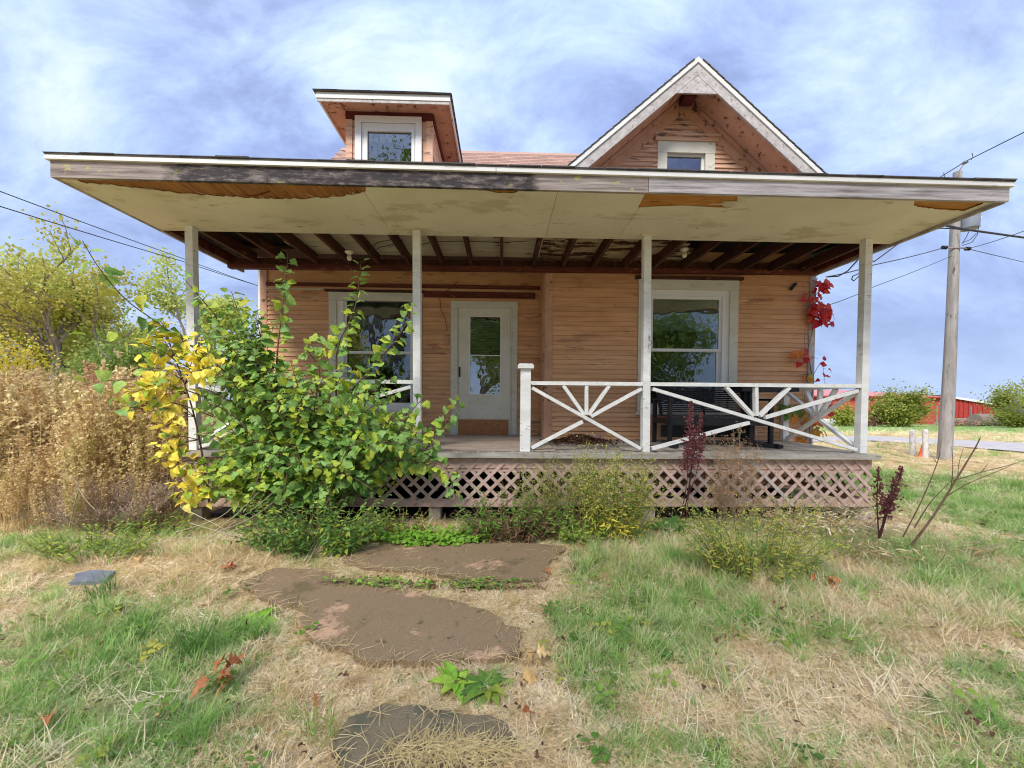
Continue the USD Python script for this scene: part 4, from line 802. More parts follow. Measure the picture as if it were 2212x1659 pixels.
# soffit: four plywood panels with torn front edges, the bare plies showing above
YSB = 4.955
cx = [RX0 + .036, A(817, 452, 4.4)[0], A(1190, 480, 4.4)[0], A(1365, 466, 4.4)[0], RX1 - .036]
def on_soffit(pts): return [tuple(G(px, py, ZS)[:2]) for px, py in pts]
def ragged(pts, seed, amp):
    r = np.random.default_rng(seed); out = []
    for a, b in zip(pts[:-1], pts[1:]):
        a, b = np.array(a), np.array(b); n = max(1, int(np.linalg.norm(b - a) / .035))
        for t in np.arange(n) / n: out.append(tuple(a + (b - a) * t + np.array([0, r.uniform(0, 1) * amp])))
    return out + [pts[-1]]
tears = [Polygon(ragged(on_soffit([(150, 380), (172, 392), (240, 398), (330, 409), (430, 419), (560, 427), (640, 428), (720, 424), (790, 414)]), 1, .035) + on_soffit([(790, 360), (150, 340)])).buffer(0),
         Polygon(ragged(on_soffit([(995, 405), (1060, 413), (1080, 416), (1112, 416), (1124, 410)]), 2, .02) + on_soffit([(1124, 380), (995, 380)])).buffer(0),
         Polygon(on_soffit([(1378, 448), (1420, 446), (1480, 444), (1525, 447), (1588, 449), (1560, 445), (1562, 442), (1530, 441), (1570, 439), (1560, 436), (1592, 434), (1594, 415), (1400, 405)])).buffer(0),
         Polygon(ragged(on_soffit([(1978, 442), (1990, 447), (2040, 452), (2086, 454), (2124, 440)]), 4, .02) + on_soffit([(2124, 415), (1978, 415)])).buffer(0)]
TE = unary_union(tears)
for i in range(4):
    pn = sbox(cx[i] + .002, YF + .036, cx[i + 1] - .002, YSB)
    part(porch, 'soffit_panel', MB().exth(pn.difference(TE), ZS - .002, ZS + .003), M['soffit_white'])
for i, te in enumerate(tears):
    up_ = te.buffer(.03).intersection(sbox(cx[0] + .002, YF + .036, cx[-1] - .002, YSB))
    part(porch, 'torn_ply', MB().exth(up_, ZS + .009 + .006 * (i % 2), ZS + .014 + .006 * (i % 2)), M['plywood'] if i == 0 else M['plywood_fresh'], label='bare torn plywood behind the front board')
# peeled strips hanging by the tear
pa = A(560, 427, 3.95); 
part(porch, 'hanging_splinter', MB().add([A(520, 421, 4.0), A(556, 424, 3.99), A(584, 415, 3.97), A(580, 412, 3.98), A(552, 420, 4.0), A(548, 422, 3.99)], [(0, 1, 4), (1, 2, 3), (1, 3, 4), (0, 4, 5), (0, 4, 1), (1, 3, 2), (1, 4, 3)]), M['plywood'])
r_ = np.random.default_rng(23)
te = tears[0]; tb = [c for c in te.exterior.coords if c[1] > YF + .07]
for c in tb[::2]:                                   # frayed plies hanging along the torn edge
    L = r_.uniform(.03, .11); w = r_.uniform(.004, .012); dr = r_.uniform(.004, .03); dx = r_.uniform(-.04, .02)
    p = np.array([c[0], c[1] + .004, ZS + .010]); q = p + np.array([dx, -L, -dr - .006])
    v = [p - (w, 0, 0), p + (w, 0, 0), q, p - (w, 0, -.003), p + (w, 0, .003), q + (0, 0, .002)]
    part(porch, 'splinter', MB().add(v, [(0, 1, 2), (3, 5, 4), (0, 2, 5), (0, 5, 3), (1, 4, 5), (1, 5, 2), (0, 3, 4), (0, 4, 1)]), M['plywood'] if r_.random() < .7 else M['soffit_white'])
# rafters behind the soffit, the beam on the wall, boards above them
YB = 6.08
n_ = 0
for k in range(19):
    xx = -3.76 + k * .4665 + (.015 if k % 3 == 0 else -.01)
    zt = min(roofz(xx, YSB) - .045, ZS + .15)
    v = [(x, y, z) for z in (ZS + .004, zt) for x, y in ((xx, YSB + .004), (xx + .042, YSB + .004), (xx + .042, YB - .002), (xx, YB - .002))]
    part(porch, 'rafter', MB().add(v, [(0, 3, 2, 1), (4, 5, 6, 7), (0, 1, 5, 4), (1, 2, 6, 5), (2, 3, 7, 6), (3, 0, 4, 7)]), M['rafter'])
part(porch, 'header', MB().box((RX0 + .04, YSB - .04, ZS + .005), (RX1 - .04, YSB - .002, ZS + .13)), M['beam'])
zb_l, zb_r = A(450, 577, YB)[2], A(1840, 592, YB)[2]
part(porch, 'beam', MB().ext(Polygon([(RX0 + .05, zb_l), (RX1 - .05, zb_r), (RX1 - .05, zb_r + .06), (RX0 + .05, zb_l + .06)]), YB, YB + .10), M['beam'])
part(porch, 'upper_beam', MB().ext(Polygon([(RX0 + .05, zb_l + .062), (RX1 - .05, zb_r + .062), (RX1 - .05, zb_r + .16), (RX0 + .05, zb_l + .16)]), YB + .03, YB + .09), M['rafter'])
part(porch, 'ledger', MB().box((W2[0] + .2, YW - .08, ZS - .012), (W2[2] + .25, YW - .036, ZS + .03)), M['beam'])
for xx in (RX0 + .06, RX1 - .11): part(porch, 'side_beam', MB().box((xx, YSB + .004, ZS + .004), (xx + .045, YW + .15, ZS + .14)), M['beam'])
part(porch, 'inner_header', MB().box((HX0 + .12, YD - .09, set_top + .06), (WX0 - .03, YD - .035, set_top + .11)), M['beam'])
r_ = np.random.default_rng(8)
xb0, xb1, xb2 = -2.95, .55, 2.75
zc = ZS + .152
for k in range(7):
    y0 = YSB + .03 + k * .155
    if y0 + .15 > YB + .1: break
    part(porch, 'ceiling_board', MB().box((xb0 + r_.uniform(-.2, .3), y0, zc), (xb1, y0 + .149, zc + .012)), M['ceiling_board'])
    part(porch, 'ceiling_board', MB().box((xb1 + .004, y0, zc + r_.uniform(0, .004)), (xb2 + r_.uniform(-.3, .3), y0 + .149, zc + .013)), M['ceiling_peeled'])
# wires stapled under the boards
for pts in ([(890, 540), (905, 530), (935, 522), (1000, 521), (1090, 524), (1150, 520), (1178, 512)], [(798, 540), (815, 524), (845, 518), (868, 520)], [(800, 546), (822, 534), (850, 528)]):
    part(porch, 'cable', MB().tube([A(px, py, 5.45) for px, py in pts], .005, 5), M['cable'])

# --- lamp holders under the ceiling
def lamp(px, py, Y, label):
    c = A(px, py, Y)
    t = thing('ceiling_lamp', label, 'ceiling lamp', c, 'bare-bulb lamp holders under the porch roof')
    base = trimesh.creation.revolve([(0, 0), (.055, 0), (.058, -.012), (.04, -.03), (.028, -.045), (0, -.045)], sections=20); base.apply_translation(c + np.array([0, 0, .05]))
    part(t, 'lamp_holder', base, M['porcelain'], smooth=35)
    b = trimesh.creation.icosphere(2, .034); b.apply_scale([1, 1, 1.2]); b.apply_translation(c + np.array([.004, 0, -.04])); part(t, 'bulb', b, M['porcelain'], smooth=True)
lamp(1478, 545, 5.55, 'white bulb and porcelain holder beyond the hook post, right of centre')
lamp(754, 551, 5.6, 'white bulb and porcelain holder above the shrub, left of the second post')

# ================================================================== BENCH AND STAND ON THE PORCH
def bench():
    Yb = 5.75
    x0, x1 = AX(1418, Yb, 880), AX(1628, Yb, 880); z0 = zdeck(Yb)
    t = thing('porch_bench', 'black slatted porch bench with flaking paint under the wing window', 'bench', ((x0 + x1) / 2, Yb, z0))
    zt = AZ(838, Yb, 1500) + .06; zs = z0 + .40
    for k in range(15):
        u = k / 14; z = zs + .06 + u * (zt - zs - .08); y = Yb + .02 + u * .15
        part(t, 'back_slat', MB().box((x0 + .05, y, z), (x1 - .05, y + .012, z + .021)), M['black'])
    for xx in (x0 + .07, (x0 + x1) / 2 - .02, x1 - .11): part(t, 'back_stile', MB().bar((xx + .02, Yb + .035, zs), (xx + .02, Yb + .20, zt + .02), .04, .03, (0, 1, 0)), M['black_plain'])
    for k in range(7): part(t, 'seat_slat', MB().box((x0 + .03, Yb - .42 + k * .062, zs + .005), (x1 - .03, Yb - .42 + k * .062 + .05, zs + .025)), M['black'])
    part(t, 'front_rail', MB().box((x0 + .02, Yb - .45, zs - .11), (x1 - .02, Yb - .421, zs + .003)), M['black_plain'])
    part(t, 'low_panel', MB().box((x0 + .04, Yb - .10, z0 + .10), (x1 - .04, Yb - .07, zs - .12)), M['black_plain'])
    for xx in (x0, x1 - .05):
        part(t, 'arm', MB().box((xx - .01, Yb - .46, zs + .235), (xx + .06, Yb + .14, zs + .262)), M['black_plain'])
        for yy in (Yb - .44, Yb + .10): part(t, 'leg', MB().box((xx, yy, z0 + .001), (xx + .05, yy + .05, zs + .234)), M['black_plain'])
        part(t, 'side_rail', MB().box((xx + .005, Yb - .389, zs - .10), (xx + .045, Yb + .099, zs - .02)), M['black_plain'])
        part(t, 'foot', MB().box((xx - .01, Yb - .62, z0 + .002), (xx + .06, Yb - .441, z0 + .05)), M['black_plain'])
bench()
def stand():
    Ys = 5.55; c = A(1656, 834, Ys); z0 = zdeck(Ys)
    t = thing('black_stand', 'black flat-topped stand on one post, a chain hanging from its edge', 'stand', (c[0], Ys, z0))
    xa, xb = AX(1585, Ys, 840), AX(1704, Ys, 840); zt = AZ(836, Ys, 1650)
    part(t, 'top', MB().box((xa, Ys - .2, zt - .07), (xb, Ys + .25, zt)), M['black_plain'])
    xp = AX(1613, Ys, 870); part(t, 'post', MB().box((xp - .04, Ys, z0 + .06), (xp + .04, Ys + .07, zt - .071)), M['black_plain'])
    part(t, 'base', MB().box((xp - .22, Ys - .18, z0 + .001), (xp + .22, Ys + .25, z0 + .059)), M['black_plain'])
    xq = AX(1641, Ys - .35, 950)
    part(t, 'leg', MB().box((xq - .03, Ys - .18, z0 + .06), (xq + .04, Ys - .11, zt - .071)), M['black_plain'])
    part(t, 'foot', MB().bar((xq + .005, Ys - .14, z0 + .03), (xq + .26, Ys - .35, z0 + .03), .05, .05), M['black_plain'])
    ch = MB(); p0, p1 = A(1696, 842, Ys - .21), A(1684, 900, Ys - .21)
    for k in range(12):
        a = p0 + (p1 - p0) * k / 12; b = p0 + (p1 - p0) * (k + .8) / 12
        o_ = np.array([.008, 0, 0]) if k % 2 else np.array([0, .008, 0]); ch.tube([a - o_, b - o_], .003, 4).tube([a + o_, b + o_], .003, 4)
    part(t, 'chain', ch, M['black_plain'])
stand()
# heap of dry leaves with a faded cloth by the wing corner
r_ = np.random.default_rng(13); dm_ = MB()
for _ in range(900):
    a = np.array([r_.normal(0, .22), r_.normal(0, .12)]); c0 = G(1245, 955, .88)[:2]
    hgt = .11 * math.exp(-(a[0] / .25) ** 2 - (a[1] / .14) ** 2)
    p = np.array([c0[0] + a[0] + .05, max(c0[1] + a[1], 4.95), 0]); p[2] = zdeck(p[1]) + .02 + hgt * r_.random() ** .5
    leaf(dm_, p, (r_.normal(), r_.normal(), r_.normal() * .4), (r_.normal() * .4, r_.normal() * .4, 1), r_.uniform(.03, .06), 'ovate', .2, .4)
tag(solo('leaf_heap', dm_, M['debris'], 'heap of dry brown leaves on the deck behind the short railing', 'leaf litter', kind='stuff'))
cl = trimesh.creation.icosphere(3, 1.0); vv = np.array(cl.vertices); nn = meshkit.fbm(vv * 2.3 + 5, 3, 2)[:, None]
vv = vv * (.6 + .7 * nn) * np.array([.10, .07, .05]); c0 = G(1285, 950, .9); vv += np.array([c0[0], c0[1], zdeck(c0[1]) + .05])
M['cloth'] = look('faded_cloth', S(176, 140, 140), S(120, 96, 104), (22, 22, 22), .9, [(S(200, 186, 180), .3, (16, 16, 16))], .4)
solo('cloth_bundle', (vv, np.array(cl.faces)), M['cloth'], 'crumpled faded pink cloth among the dry leaves on the deck', 'cloth', smooth=True)
# ================================================================== POLE, WIRES, FAR SIDE
def on_ground(px, py): p = ground_at(px, py); return np.array([p[0], p[1], float(gz(p[0], p[1]))])
pb = on_ground(2040, 994); YPO = pb[1]
ptop = A(2070, 372, YPO)
pole = thing('utility_pole', 'leaning grey wooden utility pole carrying a transformer', 'utility pole', pb)
pp = np.array([pb + (ptop - pb) * t + np.array([.02 * math.sin(t * 5), 0, 0]) for t in np.linspace(-.02, 1, 14)])
part(pole, 'shaft', MB().tube(pp, np.linspace(.152, .088, 14), 12), M['pole'], smooth=40)
topplate = A(2084, 352, YPO)
part(pole, 'pin', MB().tube([ptop, topplate], .012, 6), M['bark'])
ins = trimesh.creation.revolve([(0, -.03), (.03, -.03), (.075, 0), (.05, .02), (.03, .05), (0, .05)], sections=12); ins.apply_translation(topplate); part(pole, 'insulator', ins, M['galv'])
tc = A((2400 + 1675 / 3.292) / 1.3888, (400 + 857 / 3.292) / 1.3888, YPO - .1)
can = trimesh.creation.revolve([(0, -.24), (.17, -.24), (.19, -.22), (.19, .22), (.17, .25), (.08, .28), (0, .28)], sections=24); can.apply_translation(tc)
tr = part(pole, 'transformer', can, M['galv'], smooth=35)
for dx in (-.08, .02, .12):
    bsh = trimesh.creation.revolve([(0, 0), (.03, 0), (.02, .05), (.03, .06), (.018, .11), (0, .11)], sections=8); bsh.apply_translation(tc + np.array([dx, -.05, .26])); part(tr, 'bushing', bsh, M['black_plain'])
part(tr, 'tag_plate', MB().add([tc + np.array([.10, -.19, .02]) + np.array(d) for d in ((-.045, .0, 0), (0, -.012, .055), (.045, .035, 0), (0, .012, -.055))], [(0, 3, 2), (0, 2, 1)]), M['vinyl'], label='white diamond tag')
bl = lambda cx, cy: ((2400 + cx / 3.292) / 1.3888, (400 + cy / 3.292) / 1.3888)
armL, armR = A(*bl(1425, 1128), YPO), A(*bl(1655, 1140), YPO)
part(pole, 'bracket', MB().tube([armL, (armL + armR) / 2 + np.array([0, -.14, -.05]), armR], .018, 6), M['bark'])
for p in (armL, armR):
    s_ = trimesh.creation.revolve([(0, -.05), (.05, -.05), (.03, -.02), (.05, 0), (.03, .02), (.05, .05), (0, .05)], sections=10); s_.apply_transform(trimesh.transformations.rotation_matrix(math.pi / 2, [0, 1, 0])); s_.apply_translation(p); part(pole, 'spool_insulator', s_, M['black_plain'])
for pts in ([(1770, 780), (1768, 900), (1752, 1000), (1700, 1075), (1600, 1110)], [(1740, 990), (1680, 1050), (1610, 1080)], [(1668, 970), (1640, 1030), (1600, 1090)]):
    part(pole, 'lead_wire', MB().tube([A(*bl(*p), YPO - .2) for p in pts], .009, 5), M['cable'])
def wire(name, ends, r, label, sag=.0, n=24):
    """ends: (picture x, picture y, distance) at each support; hangs between them"""
    P = [A(*e) for e in ends]; pts = []
    for a, b in zip(P[:-1], P[1:]):
        for t in np.linspace(0, 1, n): pts.append(a * (1 - t) + b * t - np.array([0, 0, sag * 4 * t * (1 - t)]))
    solo(name, MB().tube(np.array(pts), r, 5), M['cable'], label, 'wire')
wire('power_line', [(-160, 353, 8.0), (399, 560, 14.0), (600, 632, 18.0)], .012, 'upper of the two wires crossing the sky above the left trees', .02)
wire('power_line', [(-160, 396, 8.0), (399, 566, 14.0), (600, 630, 18.0)], .013, 'lower of the two wires crossing the sky above the left trees', .02)
wire('power_line', [(*bl(1365, 445), YPO + 1.2), (*bl(1640, 275), YPO), (*bl(2212, -10), YPO - 2), (2420, 195, YPO - 4)], .012, 'highest wire, slanting up to the right over the pole top', .0)
tie = MB()
for c in ((1410, 420), (1690, 225)):
    p = A(*bl(*c), YPO - .1); tie.tube([p + np.array([0, 0, -.1]), p + np.array([.05, 0, -.02]), p + np.array([.02, 0, .08])], .010, 4)
part(pole, 'wire_tie', tie, M['cable'])
wire('service_cable', [(*bl(1180, 790), 6.9), (*bl(1390, 900), 7.3), (*bl(1600, 945), 7.6), (*bl(2212, 1030), 8.6), (2420, 552, 9.6)], .022, 'thick black service cable passing below the transformer', .0)
wire('service_cable', [(*bl(1270, 965), 7.0), (*bl(1400, 938), 7.6), (*bl(1640, 958), 7.9)], .012, 'thin black cable joining the thick one by the roof edge', -.01)
wire('power_line', [(*bl(260, 1418), 6.5), (*bl(735, 1298), 8.0), (*bl(1425, 1128), YPO)], .010, 'wire from the house corner to the left insulator on the pole', .02)
wire('power_line', [(*bl(300, 1690), 7.0), (*bl(735, 1512), 8.4), (*bl(1490, 1213), YPO)], .007, 'lowest thin wire running from the wall to the pole', .02)
wire('power_line', [(*bl(1655, 1140), YPO), (*bl(2212, 965), YPO - 2.5), (2420, 455, YPO - 4)], .008, 'thin wire rising to the right from the right insulator', .02)
wire('power_line', [(*bl(1655, 1140), YPO), (*bl(1820, 1180), YPO + 1), (*bl(2212, 1272), YPO + 4), (2420, 610, YPO + 6)], .010, 'wire sloping down to the right from the right insulator', .0)
wire('drop_wire', [(*bl(275, 1418), 6.4), (*bl(380, 1412), 6.3), (*bl(470, 1360), 6.2), (*bl(580, 1240), 6.0), (*bl(735, 1265), 6.6), (*bl(985, 1080), 6.9)], .010, 'slack black cable looping from the house corner behind the right post', .0)
wire('drop_wire', [(*bl(590, 1380), 6.3), (*bl(520, 1412), 6.3), (*bl(510, 1440), 6.3), (*bl(530, 1458), 6.3), (*bl(592, 1400), 6.3)], .008, 'small loose loop of wire left of the right post', .0, 4)

# the cone and the two stub posts
for (tx, ty, bx_, by, w, lb) in ((1790.0, 0, 0, 0, 0, ''),):
    pass
c5 = lambda cx, cy: ((2400 + cx / 3.292) / 1.3888, (950 + cy / 3.292) / 1.3888)
def stub(cx0, cx1, cyt, cyb, lb):
    b = on_ground(*c5((cx0 + cx1) / 2, cyb)); Y = b[1]
    w = (AX(c5(cx1, 0)[0], Y) - AX(c5(cx0, 0)[0], Y)) / 2; t = A(*c5((cx0 + cx1) / 2 + 4, cyt), Y)
    th = thing('stub_post', lb, 'post', b, 'pale stub posts by the cone')
    pts = [b - np.array([0, 0, .1]), b + (t - b) * .35 + np.array([.012, 0, 0]), b + (t - b) * .7 - np.array([.01, 0, 0]), t]
    part(th, 'shaft', MB().tube(pts, [w * 1.02, w * .95, w * .97, w * .9], 10), M['post_stone'], smooth=40)
    tp = MB().tube([t, t + np.array([0, 0, .03])], [w * .9, w * .5], 10); part(th, 'top', tp, M['post_stone'], smooth=40)
stub(1085, 1130, 1128, 1365, 'pale stub post standing alone left of the orange cone')
stub(1212, 1258, 1122, 1396, 'pale stub post right behind the orange cone')
cb = on_ground(*c5(1190, 1392)); hc = A(*c5(1207, 1262), cb[1])[2] - cb[2]; rc = (AX(c5(1216, 0)[0], cb[1]) - AX(c5(1164, 0)[0], cb[1])) / 2
ct = thing('traffic_cone', 'small orange cone beside the pale stub posts near the road', 'traffic cone', cb)
cn = trimesh.creation.revolve([(0, .02), (rc * .82, .02), (rc * .18, hc), (rc * .10, hc + .005), (0, hc + .005)], sections=18)
cn.apply_translation(cb); v = np.array(cn.vertices); v[:, 0] += .05 * (v[:, 2] - cb[2]) / hc
part(ct, 'body', (v, np.array(cn.faces)), M['cone'], smooth=35)
part(ct, 'base', MB().box((cb[0] - rc, cb[1] - rc, cb[2]), (cb[0] + rc, cb[1] + rc, cb[2] + .022)), M['cone'])

# --- the red barn
YBN = 56.0
def BX(cx, cy=900, Y=YBN): return A(*c5(cx, cy), Y)
barn = thing('red_barn', 'long low red barn with pinkish roof across the road', 'barn', (BX(900)[0], YBN, float(gz(0, YBN))))
gzb = float(gz(0, YBN)) - .3
xe0, xe1, xpk = BX(-330)[0], BX(1440)[0], BX(930)[0]
zev, zrd = BX(1000, 787)[2], BX(900, 708)[2]
part(barn, 'front_wall', MB().box((xe0, YBN, gzb), (xe1, YBN + .3, zev)), M['barn_brick'])
part(barn, 'roof', MB().add([(xe0 - .3, YBN - .4, zev), (xe1 + .2, YBN - .4, zev), (xpk + 1.0, YBN + 9, zrd), (xe0 - .3, YBN + 9, zrd), (xe1 + .2, YBN + 18, zev), (xe0 - .3, YBN + 18, zev), (xe0 - .3, YBN - .4, zev - .25), (xe1 + .2, YBN - .4, zev - .25)], [(0, 1, 2, 3), (3, 2, 4, 5)]).add([(xe1 + .2, YBN - .4, zev), (xe1 + .2, YBN + 18, zev), (xpk + 1.0, YBN + 9, zrd)], [(0, 1, 2)]), M['barn_roof'])
part(barn, 'eave_trim', MB().box((xe0 - .3, YBN - .45, zev - .22), (xe1 + .2, YBN - .38, zev - .02)), M['barn_red'])
xr1 = BX(2030)[0]; zr_l, zr_r = BX(1488, 790)[2], BX(2010, 884)[2]
lean = part(barn, 'lean_to_wall', MB().ext(Polygon([(xe1 + .25, gzb), (xr1, gzb), (xr1, zr_r), (xe1 + .25, zr_l)]), YBN + .6, YBN + .9), M['barn_red'])
xx = xe1 + .5
while xx < xr1 - .2:
    zt = zr_l + (zr_r - zr_l) * (xx - xe1 - .25) / (xr1 - xe1 - .25)
    part(lean, 'rib', MB().box((xx, YBN + .5, gzb), (xx + .16, YBN + .6, zt - .05)), M['barn_red']); xx += .72
part(barn, 'rake_trim', MB().ext(Polygon([(xe1, zr_l - .02), (xr1 + .2, zr_r - .05), (xr1 + .2, zr_r + .25), (xe1, zr_l + .30)]), YBN + .3, YBN + .5), M['vinyl'])
part(barn, 'lean_to_roof', MB().add([(xe1, YBN + .45, zr_l + .25), (xr1 + .2, YBN + .45, zr_r + .2), (xr1 + .2, YBN + 14, zr_r + .2), (xe1, YBN + 14, zr_l + .25)], [(0, 1, 2, 3)]), M['barn_roof'])
wq = (BX(195)[0], BX(215)[0])
part(barn, 'window', MB().box((BX(195, 760)[0], YBN - .06, BX(195, 800)[2]), (BX(228, 760)[0], YBN - .01, BX(195, 735)[2])), M['shadow_gap'])
part(barn, 'window', MB().box((BX(345, 880)[0], YBN - .06, BX(345, 905)[2]), (BX(372, 880)[0], YBN - .01, BX(345, 870)[2])), M['shadow_gap'])
# bales, fence
def bale(cx, cyb, dia_px, length, Y, mat, lb, ang):
    c = A(*c5(cx, cyb), Y); z = float(gz(c[0], Y)); R_ = (A(*c5(cx, cyb - dia_px), Y)[2] - c[2]) / 2
    b = np.array([c[0], Y, z]); t = thing('round_bale', lb, 'hay bale', b)
    d = np.array([math.cos(ang), math.sin(ang), 0]); n = 9
    pts = [b + d * length * u + np.array([0, 0, R_ * .95]) for u in np.linspace(-.5, .5, n)]
    part(t, 'roll', MB().tube(pts, [R_ * .9] + [R_ * k for k in (.985, 1, .99, 1, .985, 1, .99)] + [R_ * .9], 18), mat, smooth=35)
bale(1800, 1092, 125, 3.0, 47, M['bale'], 'grey weathered round bale nearest the utility pole', .25)
bale(2010, 1094, 122, 2.0, 47, M['bale'], 'dark grey round bale close by the right-hand shrub', -.1)
bale(1560, 1070, 70, 5.0, 53, M['bale'], 'low grey row of bales right behind the utility pole', .05)
bale(290, 1040, 70, 1.8, 44, M['bale_white'], 'white wrapped round bale seen through the side railing', .1)
for cx, c0, c1, lb in ((1352, 885, 1075, 'dark fence post left of the utility pole'), (1690, 890, 985, 'thin pale fence post before the ribbed red wall'), (2002, 880, 1085, 'thin pale fence post before the bales')):
    Y = 44.0; a, b = A(*c5(cx, c1), Y), A(*c5(cx, c0), Y); a[2] = float(gz(a[0], Y)) - .1
    t = thing('fence_post', lb, 'fence post', a); part(t, 'shaft', MB().tube([a, b], .07, 6), M['bark'] if cx < 1400 else M['steel_post']); part(t, 'cap', MB().tube([b, b + np.array([0, 0, .05])], .085, 6), M['steel_post'])

# ================================================================== TREES AND SHRUBS
def tree(name, label, base, height, spread, mat, bark='bark', seed=0, nleaf=6000, leaf_len=.16, levels=4, trunk_r=.2, crown0=.25, trunks=1, bare=0.0, tr=.33, lean=0.0, clump=.55, group=None, cat='tree', flat=1.0):
    r = np.random.default_rng(seed); base = np.asarray(base, float)
    t = thing(name, label, cat, base, group); wood = MB(); tips = []
    def grow(p, d, L, rad, lv):
        n = 5; pts = [p]; dd = d
        for _ in range(n): dd = unit(dd + r.normal(0, .11, 3) + np.array([0, 0, .03])); pts.append(pts[-1] + dd * L / n)
        wood.tube(pts, np.linspace(rad, rad * .62, n + 1), 7 if lv < 2 else 4, cap=False)
        if lv >= levels: tips.append((pts[-1], lv)); tips.append((pts[3], lv)); return
        for k in range(int(r.integers(2, 4)) + (lv == 0)):
            a = r.uniform(0, 2 * math.pi); tilt = r.uniform(.35, .95) * (1.1 if lv == 0 else 1)
            q = unit(np.cross(dd, (math.cos(a), math.sin(a), .2)))
            at = pts[-1] if k == 0 else pts[int(r.integers(2, n + 1))]
            grow(at, unit(dd * math.cos(tilt) + q * math.sin(tilt) * spread), L * r.uniform(.62, .82), rad * .6, lv + 1)
        if lv >= 2: tips.append((pts[-1], lv))
    for k in range(trunks):
        off = np.array([r.normal(0, trunk_r * 1.5), r.normal(0, trunk_r), 0]) if trunks > 1 else np.zeros(3)
        grow(base + off - np.array([0, 0, .1]), unit(np.array([lean + (k - (trunks - 1) / 2) * .14, 0, 1.0])), height * tr, trunk_r, 0)
    part(t, 'trunk', wood, M[bark], smooth=50)
    tp = np.array([p for p, _ in tips]); tp = tp[tp[:, 2] > base[2] + height * crown0]
    if nleaf and len(tp):
        if bare: tp = tp[r.permutation(len(tp))[:max(1, int(len(tp) * (1 - bare)))]]
        idx = r.integers(0, len(tp), nleaf); P = tp[idx] + r.normal(0, clump, (nleaf, 3)) * np.array([1, 1, .75])
        D = r.normal(0, 1, (nleaf, 3)) + np.array([.3, 0, -.35]); D /= np.linalg.norm(D, axis=1, keepdims=True)
        N = r.normal(0, 1, (nleaf, 3)) + np.array([0, -.2, .8]); Sd = np.cross(D, N); Sd /= np.maximum(np.linalg.norm(Sd, axis=1, keepdims=True), 1e-6)
        L = leaf_len * r.uniform(.6, 1.35, nleaf)[:, None]
        v = np.stack([P, P + D * L * .5 + Sd * L * .34, P + D * L, P + D * L * .5 - Sd * L * .34], 1).reshape(-1, 3)
        q = np.arange(nleaf)[:, None] * 4 + np.arange(4)[None]
        part(t, 'crown', MB().add(v, q), M[mat])
    return t
def shrub(name, label, base, w, h, d, mat, seed, n=3000, leaf_len=.12, cat='shrub', stems=14, group=None, wood='twig', ragged_=.35):
    r = np.random.default_rng(seed); base = np.asarray(base, float); t = thing(name, label, cat, base, group); sm = MB(); P = []
    for k in range(stems):
        a = r.uniform(0, 2 * math.pi); e = np.array([math.cos(a) * w / 2 * r.random() ** .5, math.sin(a) * d / 2 * r.random() ** .5, h * r.uniform(.35, 1.0)])
        e[2] *= 1 - .45 * (e[0] / (w / 2)) ** 2
        c = np.array([e[0] * .35, e[1] * .35, e[2] * .55]); tt = np.linspace(0, 1, 7)[:, None]
        pts = base + 2 * tt * (1 - tt) * c + tt ** 2 * e; sm.tube(pts, np.linspace(.03, .008, 7) * max(h / 3, .5), 4, cap=False)
        m_ = n // stems; u = r.beta(2.2, 1.3, m_)[:, None]
        P.append(base + 2 * u * (1 - u) * c + u ** 2 * e + r.normal(0, 1, (m_, 3)) * np.array([w, d, h * .7]) * .085 * (1 + ragged_ * r.normal(0, 1, (m_, 1))))
    part(t, 'stem', sm, M[wood]); P = np.vstack(P); P = P[P[:, 2] > base[2] + .03]; nl = len(P)
    D = r.normal(0, 1, (nl, 3)); D /= np.linalg.norm(D, axis=1, keepdims=True); N = r.normal(0, 1, (nl, 3)) + np.array([0, -.3, .8]); Sd = np.cross(D, N); Sd /= np.maximum(np.linalg.norm(Sd, axis=1, keepdims=True), 1e-6)
    L = leaf_len * r.uniform(.6, 1.4, nl)[:, None]
    v = np.stack([P, P + D * L * .5 + Sd * L * .32, P + D * L, P + D * L * .5 - Sd * L * .32], 1).reshape(-1, 3)
    part(t, 'foliage', MB().add(v, np.arange(nl)[:, None] * 4 + np.arange(4)[None]), M[mat])
def at_far(px, Y): p = A(px, 880, Y); return np.array([p[0], Y, float(gz(p[0], Y))])
tree('bare_top_tree', 'tall twin-trunked grey tree with a bare dead leader, among the yellow leaves', at_far(140, 18), 6.6, .7, 'tree_yellow', seed=3, nleaf=7500, trunk_r=.19, trunks=2, bare=.45, tr=.45, crown0=.3, levels=4, leaf_len=.15, clump=.30)
tree('bare_top_tree', 'slim grey-trunked tree with bare upper twigs, second from the left edge', at_far(72, 19), 6.8, .7, 'tree_yellow', seed=14, nleaf=6500, trunk_r=.16, bare=.45, tr=.45, crown0=.3, levels=4, leaf_len=.15, clump=.30)
tree('bare_top_tree', 'dark-limbed thin tree cut by the left edge of the picture', at_far(-8, 18), 7.6, .95, 'tree_green', seed=22, nleaf=5500, trunk_r=.18, bare=.4, tr=.4, levels=4, leaf_len=.15, clump=.35)
tree('green_tree', 'full yellow-green tree standing left of the porch post', at_far(283, 21), 10.2, .95, 'tree_green', seed=31, nleaf=24000, trunk_r=.24, levels=4, leaf_len=.18, clump=.36, crown0=.2)
tree('green_tree', 'low yellow-green tree behind the grey trunks at far left', at_far(110, 25), 8.4, 1.1, 'tree_yellow', seed=44, nleaf=17000, trunk_r=.2, levels=4, leaf_len=.19, clump=.40, crown0=.1)
